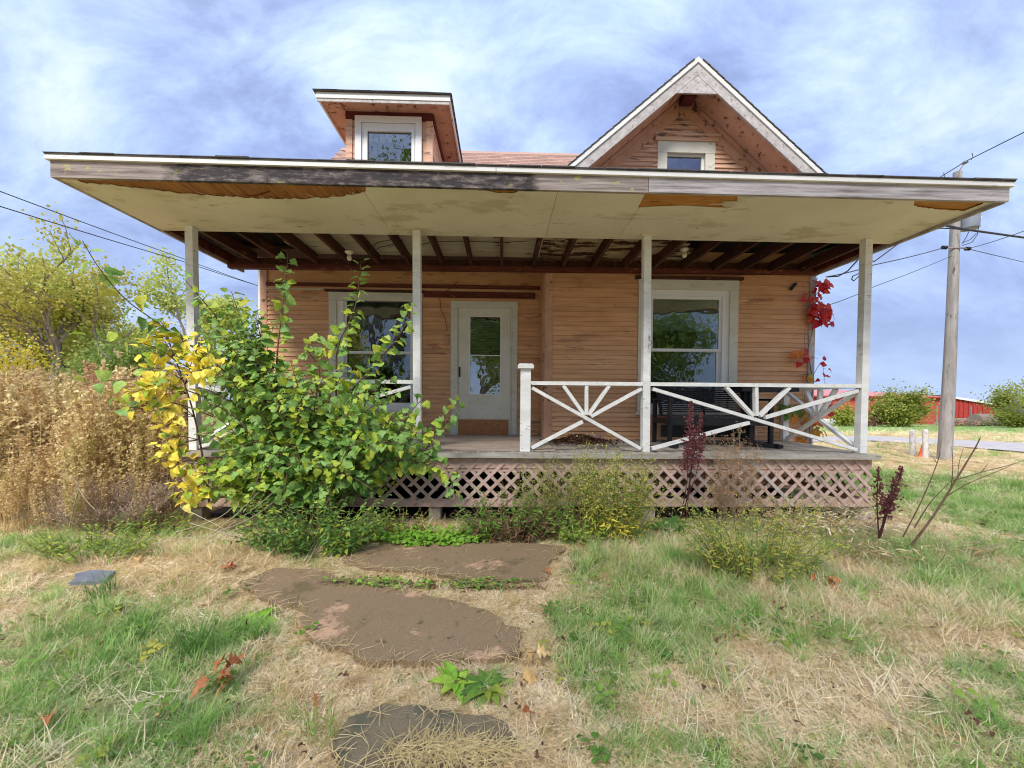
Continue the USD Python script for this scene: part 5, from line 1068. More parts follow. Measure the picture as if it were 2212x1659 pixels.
tree('green_tree', 'yellow-leaved tree filling the gap at the picture\'s left edge', at_far(-20, 24), 9.6, 1.1, 'tree_yellow', seed=48, nleaf=17000, trunk_r=.2, levels=4, leaf_len=.19, clump=.40, crown0=.1)
tree('green_tree', 'leaning dark-limbed tree with thin low foliage beside the yellow sapling', at_far(268, 17.5), 5.2, 1.1, 'tree_green', seed=52, nleaf=5000, trunk_r=.16, levels=4, leaf_len=.14, clump=.3, lean=.45, crown0=.3)
shrub('yellow_bush', 'dense yellow-green bush at the left edge above the dry weeds', at_far(8, 10.5), 2.0, 3.3, 1.8, 'bush_yellow', 61, 16000, .075, stems=30)
shrub('dry_brush', 'greyish tan brush of bare twigs behind the dry weeds', at_far(250, 12.5), 4.6, 2.2, 2.0, 'pink_brush', 62, 6000, .10, stems=40)
shrub('dry_brush', 'second tan brush further left, below the grey trunks', at_far(95, 13.5), 3.6, 2.0, 2.0, 'field', 63, 5000, .10, stems=34)
shrub('far_shrub', 'big yellow-green shrub before the barn, right of the corner post', at_far(1942, 41), 5.6, 4.3, 3.6, 'far_shrub', 71, 11000, .22, stems=20, ragged_=.9)
shrub('far_shrub', 'olive shrub seen through the side railing before the barn', at_far(1826, 41), 3.4, 2.5, 2.4, 'far_shrub', 72, 6000, .19, stems=15, ragged_=.9)
shrub('far_shrub', 'large green shrub at the right edge beside the bales', at_far(2196, 40), 4.4, 4.2, 3.4, 'far_shrub', 73, 10000, .22, stems=20, ragged_=.9)
shrub('far_brush', 'low reddish dry brush between the two barn shrubs', at_far(1886, 42), 4.6, 1.7, 2.2, 'far_brush', 74, 4000, .16, stems=30)
shrub('far_brush', 'thin reddish weeds under the ribbed barn wall', at_far(2070, 45), 6.5, 1.0, 1.8, 'far_brush', 75, 2600, .14, stems=40)
tree('wispy_tree', 'thin wispy tree top entering at the right edge of the picture', at_far(2236, 30), 4.6, .7, 'far_shrub', seed=76, nleaf=1500, trunk_r=.08, levels=4, leaf_len=.14, clump=.4)
# across the road behind the viewer: the trees that the panes mirror
for k, (x, y, h) in enumerate(((-9, -14, 23), (-1.5, -18, 13), (12, -16, 10), (-16, -20, 12))):
    tree('street_tree', ['broad tree behind the viewer, mirrored left in the door glass', 'tallest tree behind the viewer, mirrored in the upper panes', 'rounded tree behind the viewer, mirrored in the wing window', 'far left tree behind the viewer'][k], (x, y, 0), h, 1.0, 'tree_green', seed=90 + k, nleaf=6000, trunk_r=.3, leaf_len=.4, clump=.8, levels=4)
# ================================================================== PLANTS CLOSE BY
def spline(P, n=24):
    P = np.asarray(P, float); k = len(P)
    if k == 2: return P[0] + (P[1] - P[0]) * np.linspace(0, 1, n)[:, None]
    t = np.linspace(0, k - 1, n); out = []
    for u in t:
        i = min(int(u), k - 2); f = u - i
        p0, p1, p2, p3 = P[max(i - 1, 0)], P[i], P[i + 1], P[min(i + 2, k - 1)]
        out.append(.5 * (2 * p1 + (p2 - p0) * f + (2 * p0 - 5 * p1 + 4 * p2 - p3) * f ** 2 + (3 * p1 - p0 - 3 * p2 + p3) * f ** 3))
    return np.array(out)
class Plant:
    """stems and single leaves; the largest 300 leaves become parts, the rest one mass"""
    def __init__(s, name, label, base, cat='shrub', seed=0): s.t = thing(name, label, cat, base); s.r = np.random.default_rng(seed); s.wood = MB(); s.L = []
    def shoot(s, pts, r0=.008, r1=.003, first=.25, step=.05, size=(.07, .11), shape='heart', mats=('leaf_green',), keep=False, jit=.0, droop=.35, side=1.0, facing=(0, -.55, .8)):
        c = spline(pts, max(8, 6 * len(pts))); s.wood.tube(c, np.linspace(r0, r1, len(c)), 5, cap=False)
        d = np.r_[0, np.cumsum(np.linalg.norm(np.diff(c, axis=0), axis=1))]; u = d[-1] * first; sg = 1
        while u < d[-1]:
            p = np.array([np.interp(u, d, c[:, i]) for i in range(3)]); q = np.array([np.interp(min(u + .02, d[-1]), d, c[:, i]) for i in range(3)]); tg = unit(q - p + 1e-6)
            out = np.cross(tg, (0, -1, .2)); out = unit(out) * sg * side + s.r.normal(0, .45, 3) + np.array([0, -.25, .1])
            dirn = unit(out + tg * .25); pet = p + dirn * s.r.uniform(.015, .045); s.wood.tube([p, pet], [.0025, .0018], 3, cap=False)
            L = s.r.uniform(*size) * (1 - .35 * (u / d[-1]) ** 3)
            sh = shape if isinstance(shape, str) else shape[int(s.r.integers(len(shape)))]
            mb = MB(); leaf(mb, pet + s.r.normal(0, jit, 3), unit(dirn + np.array([0, 0, -.25])), np.array(facing) + s.r.normal(0, .45, 3), L, sh, s.r.uniform(-.05, .45), s.r.uniform(.0, droop * 1.5))
            s.L.append((L * (10 if keep else 1) * (1.0 + .3 * (4.8 - pet[1])), mb, mats[int(s.r.integers(len(mats)))])); u += step * s.r.uniform(.75, 1.25); sg = -sg
        return c
    def done(s, stem='twig', most=300):
        part(s.t, 'stem', s.wood, M[stem], smooth=60)
        s.L.sort(key=lambda e: -e[0])
        for _, mb, m in s.L[:most]: part(s.t, 'leaf', mb, M[m], smooth=True)
        rest = {}
        for _, mb, m in s.L[most:]: rest.setdefault(m, []).append(mb)
        for m, ms in rest.items():
            o = MB()
            for mb in ms: o.add(mb.v(), mb.f())
            part(s.t, 'foliage', o, M[m], smooth=True, kind='stuff')
def pxs(pts, y0, y1): return [A(px, py, y0 + (y1 - y0) * i / (len(pts) - 1)) for i, (px, py) in enumerate(pts)]
# --- the mulberry before the porch
mul = Plant('mulberry_shrub', 'large leafy green mulberry shrub growing up before the porch, left of the door', (AX(660, 4.4, 1130), 4.4, 0), seed=5)
up = dict(keep=True, size=(.10, .155), shape=('heart', 'lobed', 'heart'), step=.032, mats=('leaf_green', 'leaf_green', 'leaf_lime'))
base = A(660, 1135, 4.4)
mul.shoot([base] + pxs([(610, 985), (598, 800), (607, 690), (617, 610), (622, 545)], 4.45, 4.40), .014, .003, first=.40, **up)
mul.shoot([base] + pxs([(720, 900), (728, 759), (754, 697), (770, 650), (780, 565)], 4.45, 4.42), .013, .003, first=.38, **up)
mul.shoot([base] + pxs([(735, 930), (757, 850), (790, 809), (850, 741), (880, 690), (886, 650)], 4.4, 4.38), .013, .003, first=.34, **up)
mul.shoot([base] + pxs([(590, 960), (540, 850), (500, 760), (470, 690), (430, 640), (395, 600)], 4.4, 4.2), .013, .003, first=.40, **up)
mul.shoot([base] + pxs([(600, 930), (560, 800), (530, 720), (500, 630)], 4.45, 4.45), .011, .003, first=.42, **up)
mul.shoot([base] + pxs([(680, 880), (690, 800), (665, 750), (735, 745)], 4.5, 4.5), .010, .003, first=.45, **up)
mul.shoot(pxs([(520, 830), (430, 760), (330, 690), (270, 645), (215, 580), (178, 520)], 4.3, 3.7), .008, .003, first=.30, keep=True, size=(.13, .19), shape='heart', step=.075, mats=('leaf_green',), droop=.5)
mul.shoot(pxs([(470, 830), (400, 790), (320, 745), (240, 740), (172, 722)], 4.3, 3.8), .007, .003, first=.42, keep=True, size=(.11, .16), shape='heart', step=.10, mats=('leaf_green', 'leaf_lime'), droop=.5)
mul.shoot(pxs([(450, 860), (360, 830), (270, 820), (180, 830)], 4.3, 3.8), .007, .003, first=.45, keep=True, size=(.12, .17), shape='heart', step=.09, mats=('leaf_green',), droop=.5)
mul.shoot(pxs([(460, 900), (370, 870), (290, 880), (225, 885)], 4.3, 3.9), .007, .003, first=.4, keep=True, size=(.10, .14), shape='heart', step=.06, mats=('leaf_green',), droop=.5)
mul.shoot([base] + pxs([(800, 1010), (900, 985), (950, 930), (990, 865)], 4.4, 4.3), .011, .003, first=.35, **up)
mul.shoot([base] + pxs([(800, 1030), (900, 1000), (960, 1010), (985, 1075)], 4.4, 4.2), .011, .003, first=.35, **up)
mul.shoot([base] + pxs([(820, 1000), (880, 900), (915, 860)], 4.4, 4.4), .011, .003, first=.40, **up)
mass = Polygon([(400, 860), (430, 800), (520, 780), (600, 790), (650, 760), (720, 790), (790, 790), (860, 800), (880, 870), (900, 930), (950, 930), (960, 1000), (930, 1060), (860, 1085), (780, 1100), (640, 1110), (520, 1080), (440, 1020), (410, 940)])
rr = np.random.default_rng(17); n = 0
for _ in range(28):                              # the leafy flank beside the left post
    px, py = rr.uniform(425, 575), rr.uniform(640, 840); tip = A(px, py, rr.uniform(4.1, 4.6)); b0 = A(rr.uniform(520, 620), rr.uniform(880, 960), 4.4)
    mul.shoot([b0, b0 * .45 + tip * .55 + np.array([.05, 0, .08]), tip], .006, .0025, first=.35, step=.040, size=(.06, .125), shape=('heart', 'lobed', 'heart'), mats=('leaf_green', 'leaf_green', 'leaf_lime', 'leaf_deep'))
for _ in range(30):                              # low lime foliage under the yellow sapling
    px, py = rr.uniform(385, 560), rr.uniform(985, 1095); tip = A(px, py, rr.uniform(3.95, 4.45)); b0 = A(rr.uniform(540, 620), rr.uniform(1040, 1120), 4.35)
    mul.shoot([b0, b0 * .45 + tip * .55 + np.array([0, 0, .10]), tip], .005, .002, first=.2, step=.04, size=(.07, .11), shape=('heart', 'lobed'), mats=('leaf_lime', 'leaf_lime', 'leaf_green', 'ground_green'))
while n < 155:
    px, py = rr.uniform(400, 970), rr.uniform(740, 1110)
    from shapely.geometry import Point
    if not mass.contains(Point(px, py)): continue
    Y = rr.uniform(3.95, 4.68); tip = A(px, py, Y); b0 = base + np.array([rr.normal(0, .16), rr.normal(0, .1), .02])
    mid = b0 * .45 + tip * .55 + np.array([0, 0, .18 + .25 * rr.random()]); low = py > 980
    left = px < 560 and py > 950
    mats = ('leaf_lime', 'leaf_lime', 'leaf_green', 'leaf_green') if left else (('leaf_green', 'leaf_deep', 'leaf_deep', 'leaf_lime') if low else ('leaf_green', 'leaf_green', 'leaf_deep', 'leaf_lime'))
    mul.shoot([b0, mid, tip], .007, .0025, first=.40, step=.037, size=(.065, .14), shape=('heart', 'heart', 'lobed'), mats=mats); n += 1
for px, py in ((720, 1010), (760, 1025), (690, 990), (640, 880)):
    tip = A(px, py, 4.0); mul.shoot([base, base * .4 + tip * .6 + np.array([0, 0, .2]), tip], .006, .002, first=.6, step=.03, size=(.07, .10), mats=('leaf_lime', 'weed_yellow'))
mul.done()
# --- the yellow sapling
yel = Plant('yellow_sapling', 'small sapling of bright yellow leaves leaning out before the left porch post', (AX(455, 4.3, 1100), 4.3, 0), seed=9)
yb = A(455, 1105, 4.3)
trunk = [yb] + pxs([(440, 1000), (420, 900), (395, 820), (365, 740), (340, 690)], 4.25, 4.05)
yk = dict(keep=True, size=(.075, .135), shape='ovate', step=.020, mats=('leaf_yellow',) * 12 + ('leaf_lime', 'leaf_lime', 'leaf_green'), droop=.5, facing=(0, -.25, 1), first=.35)
yel.shoot(trunk, .012, .003, **{**yk, 'first': .62})
for (sx, sy), tips in (((395, 820), [(300, 800), (285, 860), (330, 760)]), ((405, 850), [(275, 850), (310, 835), (290, 885)]), ((420, 900), [(320, 890), (345, 935), (350, 870)]), ((430, 950), [(335, 962), (345, 1000), (375, 985)]),
                       ((375, 770), [(300, 760), (325, 715), (410, 735), (345, 690)]), ((400, 830), [(455, 760), (478, 790), (440, 725)]), ((445, 1000), [(365, 1015), (380, 1050), (410, 1035)]), ((450, 1040), [(400, 1090), (450, 1085), (390, 1070)])):
    for tx, ty in tips:
        a = A(sx, sy, 4.2); b = A(tx, ty, 4.2 - .35 * abs(tx - sx) / 120); yel.shoot([a, (a + b) / 2 + np.array([0, 0, .06]), b], .005, .002, **yk)
yel.done()
# --- red creeper on the right corner of the house
vin = Plant('red_creeper', 'crimson creeper climbing the right corner board of the house', (HX1, YW - .05, .1), 'creeper', seed=12)
vy = YW - .06
v1 = pxs([(1752, 985), (1748, 900), (1756, 830), (1746, 760), (1757, 700), (1748, 650), (1766, 600)], vy, vy)
vin.shoot(v1, .010, .005, first=1.1)
vin.shoot(pxs([(1742, 950), (1738, 860), (1745, 800), (1738, 740), (1742, 660), (1735, 610)], vy, vy), .006, .003, first=1.1)
vk = dict(keep=True, size=(.09, .14), step=.028, droop=.6, facing=(.2, -1, .3), jit=.02)
vin.shoot(pxs([(1760, 640), (1776, 622), (1782, 605), (1790, 625)], vy, vy - .1), .004, .002, first=.1, mats=('leaf_red',), **vk)
vin.shoot(pxs([(1752, 700), (1772, 680), (1782, 660), (1788, 690), (1782, 705)], vy, vy - .1), .004, .002, first=.1, mats=('leaf_red',), **vk)
vin.shoot(pxs([(1752, 640), (1760, 670), (1768, 690), (1772, 640)], vy, vy - .1), .004, .002, first=.1, mats=('leaf_red',), **vk)
vin.shoot(pxs([(1750, 690), (1742, 648), (1736, 640)], vy, vy - .05), .003, .002, first=.75, mats=('leaf_red',), **vk)
vin.shoot(pxs([(1750, 800), (1738, 775), (1733, 762), (1727, 790)], vy, vy - .1), .004, .002, first=.35, mats=('leaf_orange', 'leaf_red'), **{**vk, 'step': .05})
vin.shoot(pxs([(1752, 835), (1742, 818), (1738, 830), (1752, 815)], vy, vy - .1), .004, .002, first=.3, mats=('leaf_orange', 'weed_green'), **{**vk, 'step': .05})
vin.shoot(pxs([(1755, 815), (1768, 790), (1776, 785), (1780, 810), (1782, 832)], vy, vy - .12), .004, .002, first=.3, mats=('leaf_red',), **{**vk, 'size': (.06, .09), 'step': .055})
vin.shoot(pxs([(1748, 900), (1738, 885), (1725, 895), (1700, 890), (1690, 893)], vy, vy - .1), .004, .002, first=.15, mats=('leaf_orange', 'weed_green'), **vk)
vin.shoot(pxs([(1748, 905), (1758, 912), (1768, 930), (1770, 945)], vy, vy - .15), .004, .002, first=.1, mats=('leaf_orange', 'leaf_red'), **vk)
vin.shoot(pxs([(1748, 935), (1735, 955), (1722, 965)], vy, vy - .05), .003, .002, first=.4, mats=('leaf_orange',), **vk)
vin.shoot(pxs([(1768, 930), (1785, 885), (1800, 865)], vy - .1, vy - .3), .003, .002, first=.5, mats=('leaf_red',), **vk)
vin.done('bark')

# --- weeds
def weed(name, label, basepx, w, d, h, nst, mats, L, W, stem='green_stem', seed=0, cat='weed', first=.1, step=.03, spread=.35, seedhead=None, low=None, lean=(0, 0), sh='narrow', top_mats=None):
    """a clump of stems with narrow leaves; seedhead adds fine fluff at the tops, low another leaf mix for the lowest third"""
    r = np.random.default_rng(seed); b = G(*basepx); b = np.array([b[0], b[1], 0]); t = thing(name, label, cat, b); sm = MB(); lv = {}
    for _ in range(nst):
        a = r.uniform(0, 2 * math.pi); q = r.random() ** .5; p0 = b + np.array([math.cos(a) * w * .32 * q, math.sin(a) * d * .4 * q, 0]); hh = h * r.uniform(.35, 1.0) * (1 - .25 * q * r.random())
        tip = p0 + np.array([math.cos(a) * q * w * spread + r.normal(0, .05) + lean[0] * hh, math.sin(a) * q * d * spread + lean[1] * hh, hh])
        c = spline([p0, (p0 + tip) / 2 + np.array([r.normal(0, .02), r.normal(0, .02), hh * .1]), tip], 9); sm.tube(c, np.linspace(.0035, .0015, 9), 4, cap=False)
        dd = np.r_[0, np.cumsum(np.linalg.norm(np.diff(c, axis=0), axis=1))]; u = dd[-1] * first
        while u < dd[-1]:
            f = u / dd[-1]; p = np.array([np.interp(u, dd, c[:, i]) for i in range(3)]); an = r.uniform(0, 2 * math.pi)
            m = low if (low and f < .4) else (top_mats if (top_mats and f > .6) else mats); m = m[int(r.integers(len(m)))]
            leaf(lv.setdefault(m, MB()), p, (math.cos(an), math.sin(an), r.uniform(-.2, .7)), (r.normal(0, .4), r.normal(0, .4) - .3, 1), r.uniform(*L) * (1 - .45 * f), sh, r.uniform(.05, .3), r.uniform(.2, .9), W)
            u += step * r.uniform(.6, 1.4)
        if seedhead:
            for _ in range(seedhead[1]):
                g = r.uniform(.55, 1.0); p = np.array([np.interp(g * dd[-1], dd, c[:, i]) for i in range(3)]); q2 = p + r.normal(0, .055, 3) + np.array([0, 0, .03])
                sm.tube([p, q2], [.0010, .0007], 3, cap=False)
                for _ in range(3): leaf(lv.setdefault(seedhead[0], MB()), q2 + r.normal(0, .01, 3), r.normal(0, 1, 3), r.normal(0, 1, 3) + np.array([0, 0, .5]), r.uniform(.009, .018), 'ovate', .1, .1)
    part(t, 'stem', sm, M[stem])
    for m, mb in lv.items(): part(t, 'foliage', mb, M[m], kind='stuff')
    return t
weed('leafy_weed', 'dense dark green narrow-leaved weeds under the mulberry', (690, 1188), 1.35, .55, .60, 130, ('weed_green', 'weed_green', 'leaf_green', 'weed_yellow'), (.05, .09), 2.0, seed=1, step=.026)
weed('leafy_weed', 'dull green and brown weeds before the lattice, behind the far slab', (1105, 1168), 1.1, .4, .62, 95, ('weed_brown', 'weed_green', 'weed_green'), (.05, .09), 1.8, seed=2, step=.024, low=('weed_brown',))
weed('aster', 'tall yellow-green aster reaching above the deck edge near the hook post', (1325, 1172), .72, .42, 1.14, 92, ('weed_yellow', 'weed_green', 'weed_yellow'), (.04, .09), 1.2, seed=3, step=.022, seedhead=('weed_seed', 16), low=('weed_yellow', 'weed_yellow', 'leaf_yellow', 'weed_green'), spread=.46)
weed('aster', 'sparse seeded aster stems leaning before the short railing', (1200, 1150), .75, .35, .96, 70, ('weed_yellow', 'weed_brown'), (.03, .06), 1.2, seed=4, step=.03, seedhead=('weed_seed', 14), low=('weed_green', 'weed_brown'), spread=.45)
weed('aster', 'bushy green and yellow aster in the lawn under the right lattice', (1630, 1248), 1.0, .5, .74, 95, ('weed_green', 'weed_yellow', 'weed_yellow'), (.04, .08), 1.2, seed=5, step=.022, seedhead=('weed_seed', 6), low=('weed_brown', 'weed_brown', 'weed_yellow', 'leaf_yellow'), spread=.46)
weed('aster', 'thin green weeds close to the right end of the lattice', (1730, 1152), .9, .3, .46, 70, ('weed_green', 'weed_yellow'), (.04, .07), 1.2, seed=6, step=.026, spread=.4)
weed('leafy_weed', 'low green and yellow weed at left before the dry field', (200, 1205), 1.0, .4, .34, 70, ('weed_green', 'weed_green', 'weed_yellow'), (.05, .09), 1.5, seed=7, step=.024)
weed('leafy_weed', 'small leafy weed between the yellow sapling and the dry brush', (345, 1160), .7, .35, .42, 40, ('weed_green', 'weed_yellow'), (.05, .09), 1.8, seed=8, step=.03)
weed('dry_grass_clump', 'tall pale dry grass along the right end of the lattice', (1790, 1168), 1.3, .4, .45, 120, ('tan_fluff', 'straw'), (.08, .16), .7, stem='pale_stem', seed=31, step=.05, spread=.4)
weed('dry_grass_clump', 'rusty dry grass behind the bare branching weed', (1985, 1215), 1.2, .5, .30, 90, ('tan_fluff', 'straw', 'weed_brown'), (.08, .16), .7, stem='pale_stem', seed=32, step=.05, spread=.5)
weed('leafy_weed', 'mixed green weeds at the foot of the tall yellow-green aster', (1260, 1172), .6, .3, .40, 50, ('weed_green', 'weed_yellow', 'leaf_green'), (.05, .09), 1.8, seed=33, step=.026)
weed('leafy_weed', 'brown-green weeds leaning on the left pier block', (870, 1158), .7, .3, .34, 50, ('weed_brown', 'weed_green', 'ground_green'), (.05, .08), 1.8, seed=34, step=.026)
weed('ground_ivy', 'bright lime green low leaves along the far slab\'s edge', (935, 1172), .95, .26, .16, 90, ('ground_green',), (.05, .08), 1.0, seed=9, step=.03, sh='heart', spread=.5)
weed('ground_ivy', 'tiny green sprouts in the straw between the two brown slabs', (940, 1268), 1.15, .12, .09, 60, ('weed_green', 'ground_green', 'weed_brown'), (.025, .05), 1.0, seed=10, step=.02, sh='ovate', spread=.5)
weed('dry_brush_clump', 'pinkish grey dry brush at left before the tall field weeds', (265, 1150), 1.1, .5, .70, 110, ('pink_brush',), (.02, .04), 1.0, stem='pale_stem', seed=11, step=.03, seedhead=('pink_brush', 22), spread=.5)
weed('dry_tan_weed', 'dry tan weed with fluffy seed heads before the black bench', (1580, 1158), .30, .25, 1.28, 26, ('tan_fluff',), (.02, .04), 1.2, stem='pale_stem', seed=12, step=.05, seedhead=('tan_fluff', 50), spread=.85)
def stalks(name, label, base, tips, Y, r0, mat, headmat, headlen, seed, nh=110, cat='weed'):
    r = np.random.default_rng(seed); b = A(*base, Y); t = thing(name, label, cat, b); lvs = MB()
    for tip in tips:
        e = A(*tip, Y - .05); c = spline([b + r.normal(0, .03, 3) * np.array([1, 1, 0]), (b + e) / 2 + np.array([r.normal(0, .03), 0, 0]), e], 12); part(t, 'stalk', MB().tube(c, np.linspace(r0, r0 * .4, 12), 5), M[mat])
        d = e - c[-4]; 
        for _ in range(nh):
            u = r.random() ** .8; p = c[-1] - (c[-1] - b) * headlen * u; spur = r.normal(0, 1, 3) * np.array([1, .6, .4]) * .045 * (u * .8 + .25)
            for k in range(2): leaf(lvs, p + spur * (k + 1) / 2, unit(spur + np.array([0, 0, .05])), r.normal(0, 1, 3), r.uniform(.014, .028), 'ovate', .2, .1)
    part(t, 'seed_head', lvs, M[headmat], kind='stuff')
stalks('dead_stalks', 'dark maroon dead weed stalks before the bench, rising over the deck edge', (1478, 1122), [(1492, 868), (1516, 890), (1502, 925), (1485, 955), (1522, 935)], 4.35, .006, 'dark_stem', 'maroon', .36, 21, 150)
stalks('dead_stalks', 'dark maroon seeded stalks standing off the porch\'s right corner', (1900, 1160), [(1897, 1012), (1950, 1008), (1932, 1040), (1924, 1075)], 3.75, .007, 'dark_stem', 'maroon', .55, 22, 110)
bw = thing('bare_weed', 'leaning bare branching weed stem in the grass right of the porch', 'weed', A(1969, 1176, 3.55))
for pts, r0 in (([(1969, 1178), (2021, 1108), (2069, 1030), (2104, 972), (2118, 945)], .011), ([(2060, 1038), (2120, 1020), (2193, 1001), (2230, 985)], .005), ([(2040, 1075), (2090, 1045), (2150, 1020), (2185, 1005)], .005), ([(2055, 1052), (2058, 1010), (2056, 965)], .004),
                ([(1950, 1160), (1992, 1079), (2024, 1001), (2030, 975)], .006), ([(1975, 1140), (2010, 1085), (2060, 1033)], .006), ([(2069, 1030), (2072, 1000), (2082, 965)], .003), ([(2024, 1001), (2014, 985)], .003), ([(2120, 1020), (2135, 1000)], .003)):
    part(bw, 'branch', MB().tube(spline(pxs(pts, 3.55, 3.45), 14), np.linspace(r0, r0 * .35, 14), 5), M['twig'])
st_ = thing('stick_pile', 'pale dry sticks fanned over the grass below the yellow sapling', 'sticks', G(480, 1170))
for pts in ([(430, 1170), (500, 1120), (560, 1062)], [(450, 1165), (540, 1105), (606, 1050)], [(470, 1150), (540, 1120), (590, 1085)], [(410, 1130), (480, 1150), (540, 1165)], [(390, 1095), (450, 1125), (520, 1160)], [(330, 1175), (430, 1160), (520, 1168)], [(440, 1178), (520, 1140), (600, 1120)], [(380, 1150), (470, 1120), (520, 1080)]):
    P = [A(px, py, 4.05 - .004 * (py - 1050) * .9) for px, py in pts]; part(st_, 'stick', MB().tube(spline(P, 10), np.linspace(.005, .0025, 10), 4), M['pale_stem'])
st2 = thing('broken_stick', 'forked pale stick standing in the dry brush at left', 'sticks', A(150, 1130, 4.1))
for pts in ([(150, 1140), (163, 1080), (170, 1050), (157, 1032)], [(170, 1055), (190, 1085), (205, 1100)]): part(st2, 'stick', MB().tube(spline([A(px, py, 4.05) for px, py in pts], 10), np.linspace(.007, .004, 10), 5), M['pale_stem'])
def rosette(name, label, basepx, n, L, mat, shape, seed, tilt=(.3, 1.0), cat='weed', W=1.0):
    r = np.random.default_rng(seed); b = G(*basepx); b = np.array([b[0], b[1], 0.01]); t = thing(name, label, cat, b)
    for k in range(n):
        a = k / n * 2 * math.pi + r.normal(0, .2); mb = MB(); leaf(mb, b + np.array([math.cos(a), math.sin(a), 0]) * .012, (math.cos(a), math.sin(a), r.uniform(*tilt)), (0, 0, 1), r.uniform(*L), shape, r.uniform(.1, .3), r.uniform(.35, .8), W); part(t, 'leaf', mb, M[mat], smooth=True)
rosette('burdock', 'broad grey-green burdock leaves at the foot of the maroon stalks', (1448, 1150), 9, (.20, .30), 'leaf_deep', 'heart', 1, (.6, 1.4), W=.8)
rosette('plantain', 'green plantain rosette on the left lawn beside the big slab', (560, 1345), 13, (.09, .15), 'ground_green', 'ovate', 2, (.15, .7), W=.5)
rosette('plantain', 'glossy green plantain rosette below the big slab\'s front edge', (1052, 1490), 13, (.09, .15), 'weed_green', 'ovate', 3, (.2, .9), W=.6)
rosette('plantain', 'small green plantain left of the fallen tan leaf, under the slab', (985, 1478), 11, (.08, .13), 'ground_green', 'ovate', 4, (.3, 1.0), W=.6)
rosette('thistle_rosette', 'lone dark green rosette in the straw at right centre', (1690, 1385), 10, (.10, .16), 'weed_green', 'ovate', 5, (.2, .9), W=.45)
rosette('plantain', 'little green rosette in the straw near the lower right centre', (1540, 1625), 10, (.07, .12), 'weed_green', 'ovate', 6, (.1, .5), W=.6)
# fallen leaves
def fallen(label, px, py, L, mat, seed, n=1, shape='star'):
    r = np.random.default_rng(seed); b = G(px, py); t = thing('fallen_leaf', label, 'fallen leaf', (b[0], b[1], 0))
    for k in range(n):
        a = r.uniform(0, 6.28); p = np.array([b[0] + r.normal(0, .035) * (n > 1), b[1] + r.normal(0, .03) * (n > 1), (.045 if n == 1 else .05) + .012 * k]); d = np.array([math.cos(a), math.sin(a), r.uniform(-.1, .35)])
        mb = MB(); leaf(mb, p, d, (r.normal(0, .5), -.6 + r.normal(0, .3), 1), L * .62 * r.uniform(.7, 1.15), shape, r.uniform(.3, .9), r.uniform(.3, 1.1), .9); part(t, 'blade', mb, M[mat], smooth=True)
        part(t, 'stalk', MB().tube([p, p - d * L * .4], .0018, 4), M['twig'])
for a in (('curled rust-brown leaf pair in the straw left of the big slab', 487, 1238, .13, 'leaf_dead', 1, 2), ('crumpled cluster of rust-brown leaves on the lower left lawn', 490, 1490, .12, 'leaf_dead', 2, 9), ('dark brown crumpled leaves on the lawn below the right aster', 1795, 1282, .13, 'leaf_dead', 3, 7),
          ('tan folded leaf lying right of the plantain', 1130, 1475, .15, 'leaf_dead_pale', 4, 1), ('pale golden leaf beside the big slab\'s right corner', 1155, 1422, .13, 'leaf_dead_pale', 5, 2), ('orange leaf at the weeds behind the far slab', 1068, 1166, .15, 'leaf_dead', 6, 2),
          ('small orange leaf on the grass right of the far slab', 1420, 1278, .08, 'leaf_dead', 7, 1), ('tan leaf on the lower left straw', 905 - 560, 1565, .11, 'leaf_dead_pale', 8, 1), ('reddish leaf at the lower left corner', 105, 1568, .10, 'leaf_dead', 9, 1), ('rust leaf upright at the far slab\'s right edge', 1178, 1244, .09, 'leaf_dead', 10, 1),
          ('small red-brown leaf on the big slab\'s upper edge', 738, 1266, .07, 'leaf_dead', 11, 1), ('pinkish brown leaf right of the front slab', 1145, 1560, .11, 'leaf_dead', 12, 1), ('small rust leaf in the straw left of the front slab', 680, 1520, .07, 'leaf_dead', 13, 1), ('pale tan leaf under the yellow sapling', 300, 1215, .12, 'leaf_dead_pale', 14, 1)):
    fallen(*a)

# ================================================================== GRASS, STRAW, FIELD
def tuft(n, spread, L, W, lean, curl, seed, seg=4, up=1.0):
    """n bent blades as one mesh"""
    r = np.random.default_rng(seed); a = r.uniform(0, 2 * np.pi, n); rad = spread * np.sqrt(r.random(n)); root = np.stack([np.cos(a) * rad, np.sin(a) * rad, np.zeros(n)], 1)
    b = r.uniform(0, 2 * np.pi, n); ln = r.uniform(*L, n); tl = r.uniform(*lean, n); cu = r.uniform(*curl, n); w = r.uniform(*W, n); t = np.linspace(0, 1, seg + 1)
    ang = tl[:, None] + cu[:, None] * t[None]; st = ln[:, None] / seg; hx = np.concatenate([np.zeros((n, 1)), np.cumsum(np.sin(ang[:, :-1]) * st, 1)], 1); hz = np.concatenate([np.zeros((n, 1)), np.cumsum(np.cos(ang[:, :-1]) * st, 1)], 1) * up
    wob = r.normal(0, .12, n)[:, None] * t[None] ** 2 * ln[:, None]
    P = root[:, None] + np.stack([np.cos(b)[:, None] * hx - np.sin(b)[:, None] * wob, np.sin(b)[:, None] * hx + np.cos(b)[:, None] * wob, np.maximum(hz, .004 + .02 * r.random(n)[:, None])], -1)
    sd_ = np.stack([-np.sin(b), np.cos(b), r.normal(0, .3, n)], 1)[:, None] * (w[:, None] * (1 - t[None] ** 1.6 * .92))[..., None] / 2
    V = np.stack([P - sd_, P + sd_], 2).reshape(n, -1, 3); k = 2 * (seg + 1)
    f = np.array([(2 * i, 2 * i + 1, 2 * i + 3, 2 * i + 2) for i in range(seg)]); F = (np.arange(n)[:, None, None] * k + f[None]).reshape(-1, 4)
    return MB().add(V.reshape(-1, 3), F)
